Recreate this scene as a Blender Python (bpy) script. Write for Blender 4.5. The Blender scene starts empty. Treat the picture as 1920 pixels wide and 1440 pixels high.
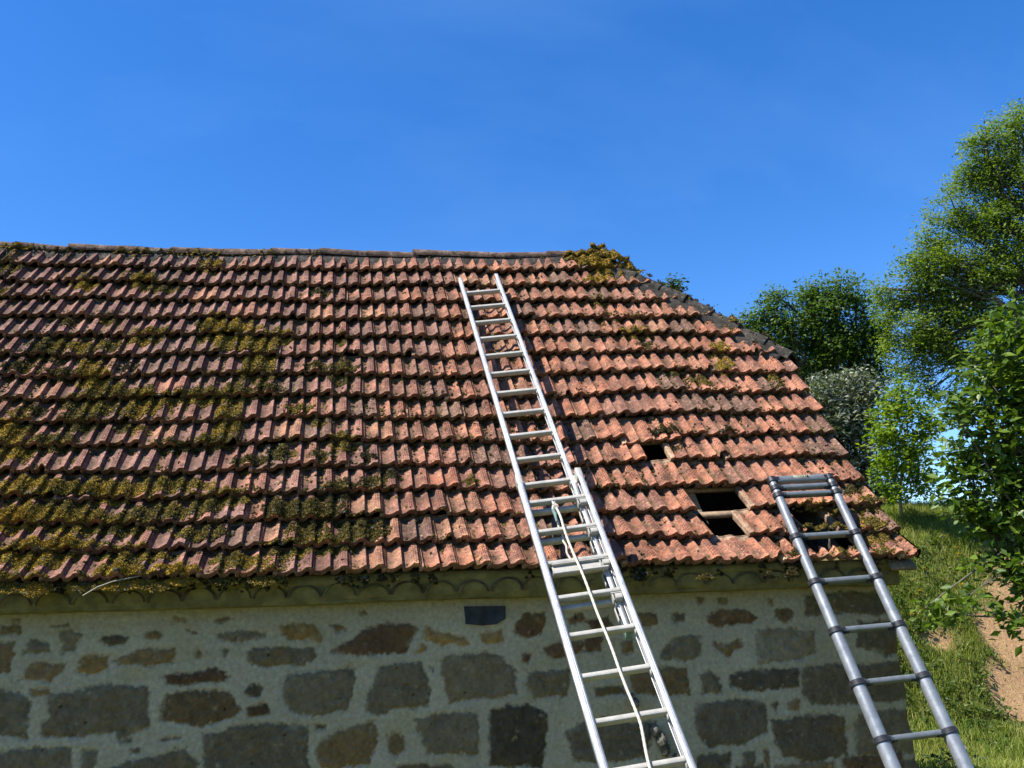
import bpy, bmesh, math, random
import numpy as np
from mathutils import Vector, Matrix
R = math.radians
rng = np.random.default_rng(7)
random.seed(7)
scn = bpy.context.scene
COL = scn.collection

# ------------------------------------------------------------------ camera
YAW, PITCH, ROLL = 0.184876420, 0.249331598, -0.0578767873
CAM = np.array([-0.005475597, -6.38785424, -0.307963855])
FPX = 1700.0                                   # focal length for a 1920 px wide frame
FW = np.array([math.sin(YAW)*math.cos(PITCH), math.cos(YAW)*math.cos(PITCH), math.sin(PITCH)])
_rt = np.array([math.cos(YAW), -math.sin(YAW), 0.0]); _up = np.cross(_rt, FW)
RT = _rt*math.cos(ROLL) + _up*math.sin(ROLL)
UP = -_rt*math.sin(ROLL) + _up*math.cos(ROLL)
cam = bpy.data.cameras.new("camera"); cam.sensor_width = 36.0; cam.lens = FPX/1920*36
cam.clip_start = 0.05; cam.clip_end = 2000
camo = bpy.data.objects.new("camera", cam); COL.objects.link(camo)
M = Matrix(((RT[0], UP[0], -FW[0], CAM[0]), (RT[1], UP[1], -FW[1], CAM[1]), (RT[2], UP[2], -FW[2], CAM[2]), (0, 0, 0, 1)))
camo.matrix_world = M
scn.camera = camo

def ray(px, py):
    return FW + RT*(px-960)/FPX + UP*(720-py)/FPX
def at(px, py, k):                              # point k metres down the view axis
    return CAM + ray(px, py)*k
def at_y(px, py, Y):
    d = ray(px, py); return CAM + d*(Y-CAM[1])/d[1]

# ------------------------------------------------------------------ sun, sky, exposure
SUN = np.array([-0.53, -0.13, 0.84]); SUN /= np.linalg.norm(SUN)
sun = bpy.data.lights.new("sun", 'SUN'); sun.energy = 5.0; sun.angle = R(0.53); sun.color = (1.0, 0.95, 0.87)
suno = bpy.data.objects.new("sun", sun); COL.objects.link(suno)
suno.rotation_euler = Vector(SUN).to_track_quat('Z', 'Y').to_euler()
suno.location = (-6, -3, 14)
world = bpy.data.worlds.new("World"); scn.world = world; world.use_nodes = True
wn, wl = world.node_tree.nodes, world.node_tree.links
wn.clear()
sky = wn.new('ShaderNodeTexSky'); sky.sky_type = 'NISHITA'; sky.sun_disc = False
sky.sun_elevation = math.asin(SUN[2]); sky.sun_rotation = math.atan2(SUN[0], SUN[1])
sky.altitude = 600; sky.air_density = 1.0; sky.dust_density = 0.3; sky.ozone_density = 3.0
hs = wn.new('ShaderNodeHueSaturation'); hs.inputs['Saturation'].default_value = 1.34; hs.inputs['Value'].default_value = 1.50
hs.inputs['Hue'].default_value = 0.509
wl.new(sky.outputs[0], hs.inputs['Color'])
tc = wn.new('ShaderNodeTexCoord')
mp = wn.new('ShaderNodeMapping'); mp.inputs['Rotation'].default_value = (R(18), R(24), R(35)); mp.inputs['Scale'].default_value = (1.2, 5.0, 4.0)
wl.new(tc.outputs['Generated'], mp.inputs['Vector'])
nz = wn.new('ShaderNodeTexNoise'); nz.inputs['Scale'].default_value = 1.3; nz.inputs['Detail'].default_value = 6; nz.inputs['Roughness'].default_value = 0.55
wl.new(mp.outputs[0], nz.inputs['Vector'])
cr = wn.new('ShaderNodeValToRGB'); cr.color_ramp.elements[0].position = 0.5; cr.color_ramp.elements[0].color = (0, 0, 0, 1)
cr.color_ramp.elements[1].position = 0.95; cr.color_ramp.elements[1].color = (0.20, 0.20, 0.20, 1)
wl.new(nz.outputs[0], cr.inputs[0])
mxw = wn.new('ShaderNodeMixRGB'); mxw.inputs[2].default_value = (2.2, 4.0, 7.5, 1)
wl.new(cr.outputs[0], mxw.inputs[0]); wl.new(hs.outputs[0], mxw.inputs[1])
bg = wn.new('ShaderNodeBackground'); bg.inputs['Strength'].default_value = 0.083
wl.new(mxw.outputs[0], bg.inputs['Color'])
wo = wn.new('ShaderNodeOutputWorld'); wl.new(bg.outputs[0], wo.inputs[0])
scn.view_settings.view_transform = 'Standard'; scn.view_settings.look = 'None'
scn.view_settings.exposure = 0.95; scn.view_settings.gamma = 1.0
scn.cycles.max_bounces = 6; scn.cycles.transparent_max_bounces = 6
scn.cycles.use_denoising = True

# ------------------------------------------------------------------ helpers
def tag(o, label=None, cat=None, group=None, kind=None):
    if label: o["label"] = label
    if cat: o["category"] = cat
    if group: o["group"] = group
    if kind: o["kind"] = kind
    return o
def empty(name, loc):
    o = bpy.data.objects.new(name, None); o.location = Vector(loc); o.empty_display_size = 0.2
    COL.objects.link(o); return o
def link(name, me, parent=None):
    o = bpy.data.objects.new(name, me); COL.objects.link(o)
    if parent is not None:
        o.parent = parent
        off = Vector((0, 0, 0)); q = parent
        while q is not None: off += q.location; q = q.parent
        o.location = -off                       # geometry is written in world coordinates
    return o
def mesh(name, verts, faces, mat, parent=None, smooth=False, col=None, extra=None, matidx=None):
    """verts Nx3; faces: list of int arrays (each Mx3 or Mx4)."""
    me = bpy.data.meshes.new(name)
    verts = np.asarray(verts, np.float32)
    if not isinstance(faces, list): faces = [faces]
    faces = [np.asarray(f, np.int32) for f in faces if len(f)]
    me.vertices.add(len(verts)); me.vertices.foreach_set("co", verts.ravel())
    nl = sum(f.size for f in faces); npoly = sum(len(f) for f in faces)
    me.loops.add(nl); me.loops.foreach_set("vertex_index", np.concatenate([f.ravel() for f in faces]))
    me.polygons.add(npoly)
    st = []; c = 0
    for f in faces:
        st.append(c + np.arange(len(f))*f.shape[1]); c += f.size
    me.polygons.foreach_set("loop_start", np.concatenate(st).astype(np.int32))
    if smooth: me.polygons.foreach_set("use_smooth", np.ones(npoly, bool))
    for m in (mat if isinstance(mat, list) else [mat]): me.materials.append(m)
    if matidx is not None: me.polygons.foreach_set("material_index", np.asarray(matidx, np.int32))
    me.update(calc_edges=True)
    def attr(nm, arr):
        a = me.attributes.new(nm, 'FLOAT_COLOR', 'POINT')
        arr = np.asarray(arr, np.float32)
        if arr.shape[1] == 3: arr = np.concatenate([arr, np.ones((len(arr), 1), np.float32)], 1)
        a.data.foreach_set("color", arr.ravel())
    if col is not None: attr("Col", col)
    if extra:
        for k, a in extra.items(): attr(k, a)
    return link(name, me, parent)
class MB:
    """collects simple solids into one mesh"""
    def __init__(s): s.v = []; s.q = []; s.t = []; s.n = 0
    def add(s, v, q=(), t=()):
        v = np.asarray(v, float)
        if len(q): s.q.append(np.asarray(q)+s.n)
        if len(t): s.t.append(np.asarray(t)+s.n)
        s.v.append(v); s.n += len(v)
    def box(s, c, ax, ay, az, hx, hy, hz, bev=0.0):
        c = np.asarray(c, float); ax, ay, az = map(np.asarray, (ax, ay, az))
        if bev <= 0:
            P = [c+ax*hx*i+ay*hy*j+az*hz*k for k in (-1, 1) for j in (-1, 1) for i in (-1, 1)]
            s.add(P, [[0, 2, 3, 1], [4, 5, 7, 6], [0, 1, 5, 4], [2, 6, 7, 3], [0, 4, 6, 2], [1, 3, 7, 5]])
        else:                                   # bevelled along ax (long axis): octagonal section
            b = bev
            sec = [(-hy+b, -hz), (hy-b, -hz), (hy, -hz+b), (hy, hz-b), (hy-b, hz), (-hy+b, hz), (-hy, hz-b), (-hy, -hz+b)]
            s.prism(sec, c-ax*hx, c+ax*hx, ay, az)
    def prism(s, sec, a, b, ay, az):
        n = len(sec); a, b = np.asarray(a, float), np.asarray(b, float)
        ay, az = np.asarray(ay), np.asarray(az)
        P = [p+ay*x+az*y for p in (a, b) for x, y in sec]
        q = [[i, (i+1) % n, n+(i+1) % n, n+i] for i in range(n)]
        s.add(P, q)
        s.ngon([a+ay*x+az*y for x, y in sec][::-1]); s.ngon([b+ay*x+az*y for x, y in sec])
    def ngon(s, P):
        P = np.asarray(P); c = P.mean(0); n = len(P)
        s.add(np.vstack([P, c]), (), [[i, (i+1) % n, n] for i in range(n)])
    def tube(s, pts, rad, n=10, cap=True):
        pts = np.asarray(pts, float); rad = np.broadcast_to(rad, len(pts)); rings = []
        prev = None
        for i in range(len(pts)):
            d = pts[min(i+1, len(pts)-1)]-pts[max(i-1, 0)]; d = d/(np.linalg.norm(d)+1e-9)
            if prev is None:
                a = np.cross(d, [0.31, 0.2, 0.93]); a = a/np.linalg.norm(a)
            else:
                a = prev-d*np.dot(prev, d); a = a/(np.linalg.norm(a)+1e-9)
            prev = a; b = np.cross(d, a)
            th = np.linspace(0, 2*np.pi, n, endpoint=False)
            rings.append(pts[i]+rad[i]*(np.cos(th)[:, None]*a+np.sin(th)[:, None]*b))
        q = []
        for i in range(len(pts)-1):
            for j in range(n): q.append([i*n+j, i*n+(j+1) % n, (i+1)*n+(j+1) % n, (i+1)*n+j])
        s.add(np.vstack(rings), q)
        if cap:
            s.ngon(rings[0][::-1]); s.ngon(rings[-1])
    def build(s, name, mat, parent=None, smooth=False, col=None):
        v = np.vstack(s.v); f = []
        if s.q: f.append(np.vstack(s.q))
        if s.t: f.append(np.vstack(s.t))
        c = None if col is None else np.tile(np.array(col, float), (len(v), 1))
        return mesh(name, v, f, mat, parent, smooth, c)
def smooth_by_angle(o, deg=35):
    me = o.data
    me.polygons.foreach_set("use_smooth", np.ones(len(me.polygons), bool))
    try: me.set_sharp_from_angle(angle=R(deg))
    except Exception: pass
    return o
# lattice value noise, 2-D and 3-D
_lat = np.random.default_rng(3).random((64, 64, 64)).astype(np.float32)
def vnoise(P, sc, seed=0):
    P = np.asarray(P, float)*sc + seed*17.31
    if P.shape[-1] == 2: P = np.concatenate([P, np.full(P.shape[:-1]+(1,), 5.5)], -1)
    i = np.floor(P).astype(int); f = P-i; f = f*f*(3-2*f); i = i & 63; j = (i+1) & 63
    x0, y0, z0 = i[..., 0], i[..., 1], i[..., 2]; x1, y1, z1 = j[..., 0], j[..., 1], j[..., 2]
    fx, fy, fz = f[..., 0], f[..., 1], f[..., 2]
    L = lambda a, b, t: a+(b-a)*t
    return L(L(L(_lat[x0, y0, z0], _lat[x1, y0, z0], fx), L(_lat[x0, y1, z0], _lat[x1, y1, z0], fx), fy),
             L(L(_lat[x0, y0, z1], _lat[x1, y0, z1], fx), L(_lat[x0, y1, z1], _lat[x1, y1, z1], fx), fy), fz)
def fbm(P, sc, seed=0, o=4):
    s = 0; a = 0.5; t = 0
    for k in range(o): s = s+a*vnoise(P, sc*2**k, seed+k); t += a; a *= 0.55
    return s/t

# ------------------------------------------------------------------ materials
def material(name, rough=0.8, metal=0.0):
    m = bpy.data.materials.new(name); m.use_nodes = True
    nt = m.node_tree; b = nt.nodes['Principled BSDF']
    b.inputs['Roughness'].default_value = rough; b.inputs['Metallic'].default_value = metal
    return m, nt.nodes, nt.links, b
def nd(n, t, **k):
    x = n.new(t)
    for a, v in k.items():
        if a in x.inputs: x.inputs[a].default_value = v
        else: setattr(x, a, v)
    return x
def ramp(n, l, src, stops):
    r = n.new('ShaderNodeValToRGB'); e = r.color_ramp.elements
    while len(e) < len(stops): e.new(0.5)
    for k, (p, c) in enumerate(stops): e[k].position = p; e[k].color = (*c, 1) if len(c) == 3 else c
    l.new(src, r.inputs[0]); return r
def mixc(n, l, fac, a, b, mode='MIX'):
    x = n.new('ShaderNodeMixRGB'); x.blend_type = mode
    for i, s in ((0, fac), (1, a), (2, b)):
        if isinstance(s, (int, float)): x.inputs[i].default_value = s
        elif isinstance(s, tuple): x.inputs[i].default_value = (*s, 1)
        else: l.new(s, x.inputs[i])
    return x.outputs[0]
def noise(n, l, co, scale, detail=4, rough=0.55):
    x = nd(n, 'ShaderNodeTexNoise', Scale=scale, Detail=detail, Roughness=rough)
    l.new(co, x.inputs['Vector']); return x.outputs[0]
def bump(n, l, h, b, dist, strength=1.0, nin=None):
    x = nd(n, 'ShaderNodeBump', Strength=strength, Distance=dist); l.new(h, x.inputs['Height'])
    if nin: l.new(nin, x.inputs['Normal'])
    if b: l.new(x.outputs[0], b.inputs['Normal'])
    return x.outputs[0]
def math_(n, l, op, a, b=None, c=None, clamp=False):
    x = n.new('ShaderNodeMath'); x.operation = op; x.use_clamp = clamp
    for i, s in enumerate((a, b, c)):
        if s is None: continue
        if isinstance(s, (int, float)): x.inputs[i].default_value = s
        else: l.new(s, x.inputs[i])
    return x.outputs[0]

def tile_material():
    m, n, l, b = material("weathered_clay_tile", 0.85)
    at_ = nd(n, 'ShaderNodeAttribute', attribute_name='Col')
    td = nd(n, 'ShaderNodeAttribute', attribute_name='td')
    sp = n.new('ShaderNodeSeparateColor'); l.new(td.outputs['Color'], sp.inputs[0])
    u, v, rnd = sp.outputs[0], sp.outputs[1], sp.outputs[2]
    g = n.new('ShaderNodeNewGeometry'); co = g.outputs['Position']
    c = at_.outputs['Color']
    n1 = noise(n, l, co, 9, 5, 0.6)
    c = mixc(n, l, ramp(n, l, n1, [(0.36, (0, 0, 0)), (0.64, (0.85, 0.85, 0.85))]).outputs[0], c, (0.125, 0.076, 0.056))   # grey film
    n2 = noise(n, l, co, 38, 5, 0.65)
    c = mixc(n, l, ramp(n, l, n2, [(0.52, (0, 0, 0)), (0.66, (0.7, 0.7, 0.7))]).outputs[0], c, (0.60, 0.36, 0.24))        # scraped, paler clay
    n3 = noise(n, l, co, 75, 3, 0.6)
    c = mixc(n, l, ramp(n, l, n3, [(0.57, (0, 0, 0)), (0.63, (0.85, 0.85, 0.85))]).outputs[0], c, (0.035, 0.03, 0.026))   # black lichen spots
    n4 = noise(n, l, co, 26, 6, 0.7)
    c = mixc(n, l, ramp(n, l, n4, [(0.60, (0, 0, 0)), (0.68, (0.75, 0.75, 0.75))]).outputs[0], c, (0.52, 0.42, 0.30))     # pale lichen
    chn = math_(n, l, 'MULTIPLY', math_(n, l, 'COSINE', math_(n, l, 'MULTIPLY', math_(n, l, 'SUBTRACT', u, 0.14), 13.96)), 0.5)
    nf = math_(n, l, 'ADD', math_(n, l, 'MULTIPLY', chn, 0.22), noise(n, l, co, 19, 6, 0.72))
    nf = math_(n, l, 'ADD', nf, math_(n, l, 'MULTIPLY', noise(n, l, co, 1.1, 3), 0.35))
    c = mixc(n, l, ramp(n, l, nf, [(0.76, (0, 0, 0)), (0.88, (0.8,)*3)]).outputs[0], c, (0.075, 0.066, 0.028))
    # pressed brick imprint on the broad roll
    cb = n.new('ShaderNodeCombineXYZ'); l.new(math_(n, l, 'MULTIPLY', v, 9.0), cb.inputs[0])
    l.new(math_(n, l, 'MULTIPLY', math_(n, l, 'SUBTRACT', u, 0.735), 15.5), cb.inputs[1])
    bk = nd(n, 'ShaderNodeTexBrick', Scale=1.0); bk.inputs['Mortar Size'].default_value = 0.15; bk.inputs['Mortar Smooth'].default_value = 0.25
    bk.inputs['Brick Width'].default_value = 1.0; bk.inputs['Row Height'].default_value = 1.0
    l.new(cb.outputs[0], bk.inputs['Vector'])
    inr = math_(n, l, 'MULTIPLY', math_(n, l, 'GREATER_THAN', u, 0.735), math_(n, l, 'LESS_THAN', u, 0.93))
    inr = math_(n, l, 'MULTIPLY', inr, math_(n, l, 'MULTIPLY', math_(n, l, 'GREATER_THAN', v, 0.08), math_(n, l, 'LESS_THAN', v, 0.97)))
    wear = ramp(n, l, noise(n, l, co, 14, 3), [(0.38, (0.15, 0.15, 0.15)), (0.55, (1, 1, 1))]).outputs[0]
    gro = math_(n, l, 'MULTIPLY', math_(n, l, 'MULTIPLY', bk.outputs['Fac'], inr), wear)
    c = mixc(n, l, math_(n, l, 'MULTIPLY', gro, 0.85), c, (0.10, 0.032, 0.022))
    stain = ramp(n, l, noise(n, l, co, 3.2, 5, .65), [(.34, (.60, .56, .54)), (.56, (1.04, 1.04, 1.04))]).outputs[0]
    c = mixc(n, l, 1.0, c, stain, 'MULTIPLY')
    c = mixc(n, l, 1.0, c, (.84, .74, .68), 'MULTIPLY')
    l.new(c, b.inputs['Base Color'])
    h = math_(n, l, 'ADD', math_(n, l, 'MULTIPLY', gro, -0.9), math_(n, l, 'MULTIPLY', noise(n, l, co, 60, 6, 0.7), 1.0))
    bump(n, l, h, b, 0.008, 1.0)
    b.inputs['Specular IOR Level'].default_value = 0.25
    return m
def attr_material(name, rough=0.9, nscale=40, var=0.35, bumpd=0.004, spec=0.2, bscale=None):
    m, n, l, b = material(name, rough)
    a = nd(n, 'ShaderNodeAttribute', attribute_name='Col'); g = n.new('ShaderNodeNewGeometry')
    nn = noise(n, l, g.outputs['Position'], nscale, 6, 0.65)
    f = ramp(n, l, nn, [(0.3, (1-var,)*3), (0.7, (1+var,)*3)]).outputs[0]
    l.new(mixc(n, l, 1.0, a.outputs['Color'], f, 'MULTIPLY'), b.inputs['Base Color'])
    b.inputs['Specular IOR Level'].default_value = spec
    if bumpd: bump(n, l, noise(n, l, g.outputs['Position'], bscale or nscale*1.5, 6, 0.7), b, bumpd)
    return m
def leaf_material(name, trans=0.35, rough=0.5, spec=0.4):
    m, n, l, b = material(name, rough)
    a = nd(n, 'ShaderNodeAttribute', attribute_name='Col')
    l.new(a.outputs['Color'], b.inputs['Base Color']); b.inputs['Specular IOR Level'].default_value = spec
    t = n.new('ShaderNodeBsdfTranslucent')
    l.new(mixc(n, l, 1.0, a.outputs['Color'], (1.25, 1.35, 0.5), 'MULTIPLY'), t.inputs['Color'])
    ms = n.new('ShaderNodeMixShader'); ms.inputs[0].default_value = trans
    o = n['Material Output']; l.new(b.outputs[0], ms.inputs[1]); l.new(t.outputs[0], ms.inputs[2]); l.new(ms.outputs[0], o.inputs[0])
    return m
def plain(name, c, rough=0.7, metal=0.0, nscale=30, var=0.25, bumpd=0.0, coord='Object'):
    m, n, l, b = material(name, rough, metal)
    tcn = n.new('ShaderNodeTexCoord'); nn = noise(n, l, tcn.outputs[coord], nscale, 5, 0.6)
    c0 = tuple(x*(1-var) for x in c); c1 = tuple(min(1, x*(1+var)) for x in c)
    l.new(ramp(n, l, nn, [(0.3, c0), (0.7, c1)]).outputs[0], b.inputs['Base Color'])
    if bumpd: bump(n, l, nn, b, bumpd)
    return m
def weathered(name, c0, c1, c2, sc=8, bumpd=.012):
    m, n, l, b = material(name, .95); g = n.new('ShaderNodeNewGeometry'); co = g.outputs['Position']
    c = ramp(n, l, noise(n, l, co, sc, 6, .65), [(.34, c0), (.52, c1), (.70, c2)]).outputs[0]
    c = mixc(n, l, ramp(n, l, noise(n, l, co, sc*4.5, 5, .7), [(.50, (0, 0, 0)), (.62, (.85,)*3)]).outputs[0], c, (.028, .026, .020))
    c = mixc(n, l, ramp(n, l, noise(n, l, co, sc*3.1, 5, .7), [(.60, (0, 0, 0)), (.66, (.8,)*3)]).outputs[0], c, (.25, .24, .20))
    l.new(c, b.inputs['Base Color']); bump(n, l, noise(n, l, co, sc*4, 7, .7), b, bumpd); b.inputs['Specular IOR Level'].default_value = .15
    return m
def alu(name, c, rough, metal=0.85):
    m, n, l, b = material(name, rough, metal)
    tcn = n.new('ShaderNodeTexCoord')
    n1 = noise(n, l, tcn.outputs['Object'], 14, 6, 0.7)
    c0 = tuple(x*0.82 for x in c); c1 = tuple(min(1, x*1.1) for x in c)
    cc = ramp(n, l, n1, [(0.35, c0), (0.65, c1)]).outputs[0]
    n2 = noise(n, l, tcn.outputs['Object'], 45, 4, 0.7)
    cc = mixc(n, l, ramp(n, l, n2, [(0.62, (0, 0, 0)), (0.72, (0.6,)*3)]).outputs[0], cc, tuple(x*0.55 for x in c))
    l.new(cc, b.inputs['Base Color'])
    l.new(ramp(n, l, n1, [(0.3, (rough-0.08,)*3), (0.7, (rough+0.12,)*3)]).outputs[0], b.inputs['Roughness'])
    bump(n, l, n2, b, 0.0006)
    return m
M_TILE = tile_material()
M_MOSS = attr_material("roof_moss", 0.95, 60, 0.45, 0.004, 0.05)
M_WALL = attr_material("stone_and_lime_mortar", 0.95, 34, 0.22, 0.006, 0.1)
M_MORT = weathered("old_mortar", (.08, .074, .055), (.14, .128, .10), (.19, .175, .14))
M_HIP = weathered("dark_weathered_ridge_tile", (.026, .023, .019), (.055, .049, .041), (.10, .082, .066))
M_RIDGE = weathered("lichen_grey_ridge_tile", (.065, .046, .033), (.15, .095, .068), (.27, .20, .15))
M_CORN = plain("mossy_cornice_mortar", (0.135, 0.118, 0.042), 0.95, 0, 9, 0.45, 0.02)
M_ARCS = [plain("cornice_tile_rim", c, 0.95, 0, 14, 0.6, 0.006) for c in ((.105, .088, .033), (.125, .080, .035), (.090, .056, .026), (.12, .10, .038))]
M_WOOD = plain("roof_batten_wood", (0.25, 0.17, 0.10), 0.85, 0, 22, 0.35, 0.002)
M_OLDW = plain("old_rafter_wood", (0.20, 0.15, 0.095), 0.85, 0, 20, 0.35, 0.002)
M_DARK = plain("barn_inside", (0.05, 0.045, 0.04), 0.95)
M_ALU = alu("mill_aluminium", (0.46, 0.465, 0.47), 0.42, 0.35)
M_RUNG = alu("worn_rung_aluminium", (0.38, 0.36, 0.31), 0.5, 0.10)
M_TELE = alu("anodised_aluminium", (0.27, 0.285, 0.295), 0.40, 0.45)
M_TRUNG = alu("grey_rung_aluminium", (0.19, 0.21, 0.22), 0.42, 0.35)
M_BLACK = plain("black_plastic", (0.022, 0.022, 0.025), 0.45, 0, 60, 0.2)
M_ROPE = plain("cream_rope", (0.50, 0.47, 0.37), 0.9, 0, 160, 0.3, 0.002)
M_TEAL = plain("teal_tape", (0.12, 0.20, 0.18), 0.7)
M_LABEL = plain("label_plate", (0.10, 0.11, 0.06), 0.5)
M_LABELF = plain("label_border", (0.55, 0.53, 0.40), 0.5)
M_BARK = plain("grey_bark", (0.10, 0.085, 0.065), 0.95, 0, 14, 0.4, 0.01)
M_STEM = plain("pale_stem", (0.22, 0.19, 0.13), 0.9, 0, 20, 0.3, 0.004)
M_LEAF = leaf_material("tree_leaf", 0.5)
M_LEAFG = leaf_material("glossy_leaf", 0.36, 0.42, 0.4)
M_GRASS = leaf_material("grass_blade", 0.35, 0.6, 0.25)
M_FLOW = plain("yellow_petal", (0.62, 0.47, 0.02), 0.6)

# ------------------------------------------------------------------ roof surface
W = 0.242
PY = np.array([0, .205, .402, .590, .767, .935, 1.103, 1.271, 1.439, 1.607, 1.775, 1.943, 2.111, 2.279, 2.447, 2.615])
PZ = np.array([0, .199, .406, .622, .846, 1.077, 1.308, 1.539, 1.771, 2.002, 2.233, 2.464, 2.696, 2.927, 3.158, 3.389])
TT = np.arange(16.0)
GA = float(np.hypot(PY[10]-PY[9], PZ[10]-PZ[9]))
RB, RA, RQ = -0.0202074666, 0.0224702429, 0.0359768029
XV, XL = 4.235, -5.6                            # verge and left end
TH = 8.85; XR = 2.62                            # row where the half hip starts, ridge end
def S(X, t):
    X = np.asarray(X, float); t = np.asarray(t, float)
    tc_ = np.clip(t, 0, 15)
    y = np.interp(tc_, TT, PY) + np.where(t < 0, t*0.205, 0) + np.where(t > 15, (t-15)*0.168, 0)
    z = np.interp(tc_, TT, PZ) + np.where(t < 0, t*0.199, 0) + np.where(t > 15, (t-15)*0.231, 0)
    sag = 0.021*np.sin(X*1.9+t*0.35)*np.sin(t*0.21+0.4) + 0.008*np.sin(X*4.3-t*0.6)
    z = z + RB*X + RA*X*t/14 + RQ*(t/14)*(X/3)**2 + sag*np.clip(t/3, 0, 1)
    return np.stack([X+0*t, y, z], -1)
def SN(t):
    t = np.clip(np.asarray(t, float), 0.01, 14.9); k = np.floor(t).astype(int)
    dy = PY[k+1]-PY[k]; dz = PZ[k+1]-PZ[k]; L = np.hypot(dy, dz)
    return np.stack([0*t, -dz/L, dy/L], -1)
def xmax(t):
    return np.where(np.asarray(t) <= TH, XV, XV + (XR-XV)*(np.asarray(t)-TH)/(15.0-TH))
HU = np.array([0, .012, .03, .07, .13, .20, .27, .33, .38, .42, .45, .463, .476, .50, .55, .61, .67, .72, .755, .79, .86, .925, .934, .942, .952, .962, .968, .976, .986, 1.0])
HH = np.array([.016, .006, .003, .0, -.002, -.001, .005, .013, .022, .027, .027, .018, .004, .001, -.001, .001, .008, .018, .026, .029, .030, .029, .016, .009, .019, .018, .008, .018, .014, .008])*1.28
_ug = np.linspace(0, 1, 1001); _hg = np.interp(_ug, HU, HH)
_k = np.ones(31)/31; _hs = np.convolve(np.pad(_hg, 15, mode='edge'), _k, 'valid')
_hg = np.where((_ug > 0.90) | (_ug < 0.03) | ((_ug > .43) & (_ug < .49)), _hg, _hs)
def th(u): return np.interp(u, _ug, _hg)
LIFT = 0.070
def tile_top(X, t):
    """height of the tile skin above the roof plane at X, t"""
    r = np.floor(t); off = np.where(r % 2 == 0, 0.0, 0.5)
    u = (np.asarray(X)/W-off) % 1.0
    return th(u) + LIFT*(1-(t-r))

# ------------------------------------------------------------------ moss patches (measured on the roof: pixel of the photo -> X, t)
def roof_hit(px, py):
    d = ray(px, py); lo, hi = -0.4, 15.3
    for _ in range(40):
        m = (lo+hi)/2
        yy = S(0, m)[1]; P = CAM+d*(yy-CAM[1])/d[1]
        if P[2] > S(P[0], m)[2]+0.03: lo = m
        else: hi = m
    return P[0], m

# ================================================================== THE BARN
ZG = -1.9
barn = empty("stone_barn", (0.0, 0.2, ZG))
tag(barn, "old stone barn with a mossy terracotta tile roof and a half hipped right end", "barn")

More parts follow.
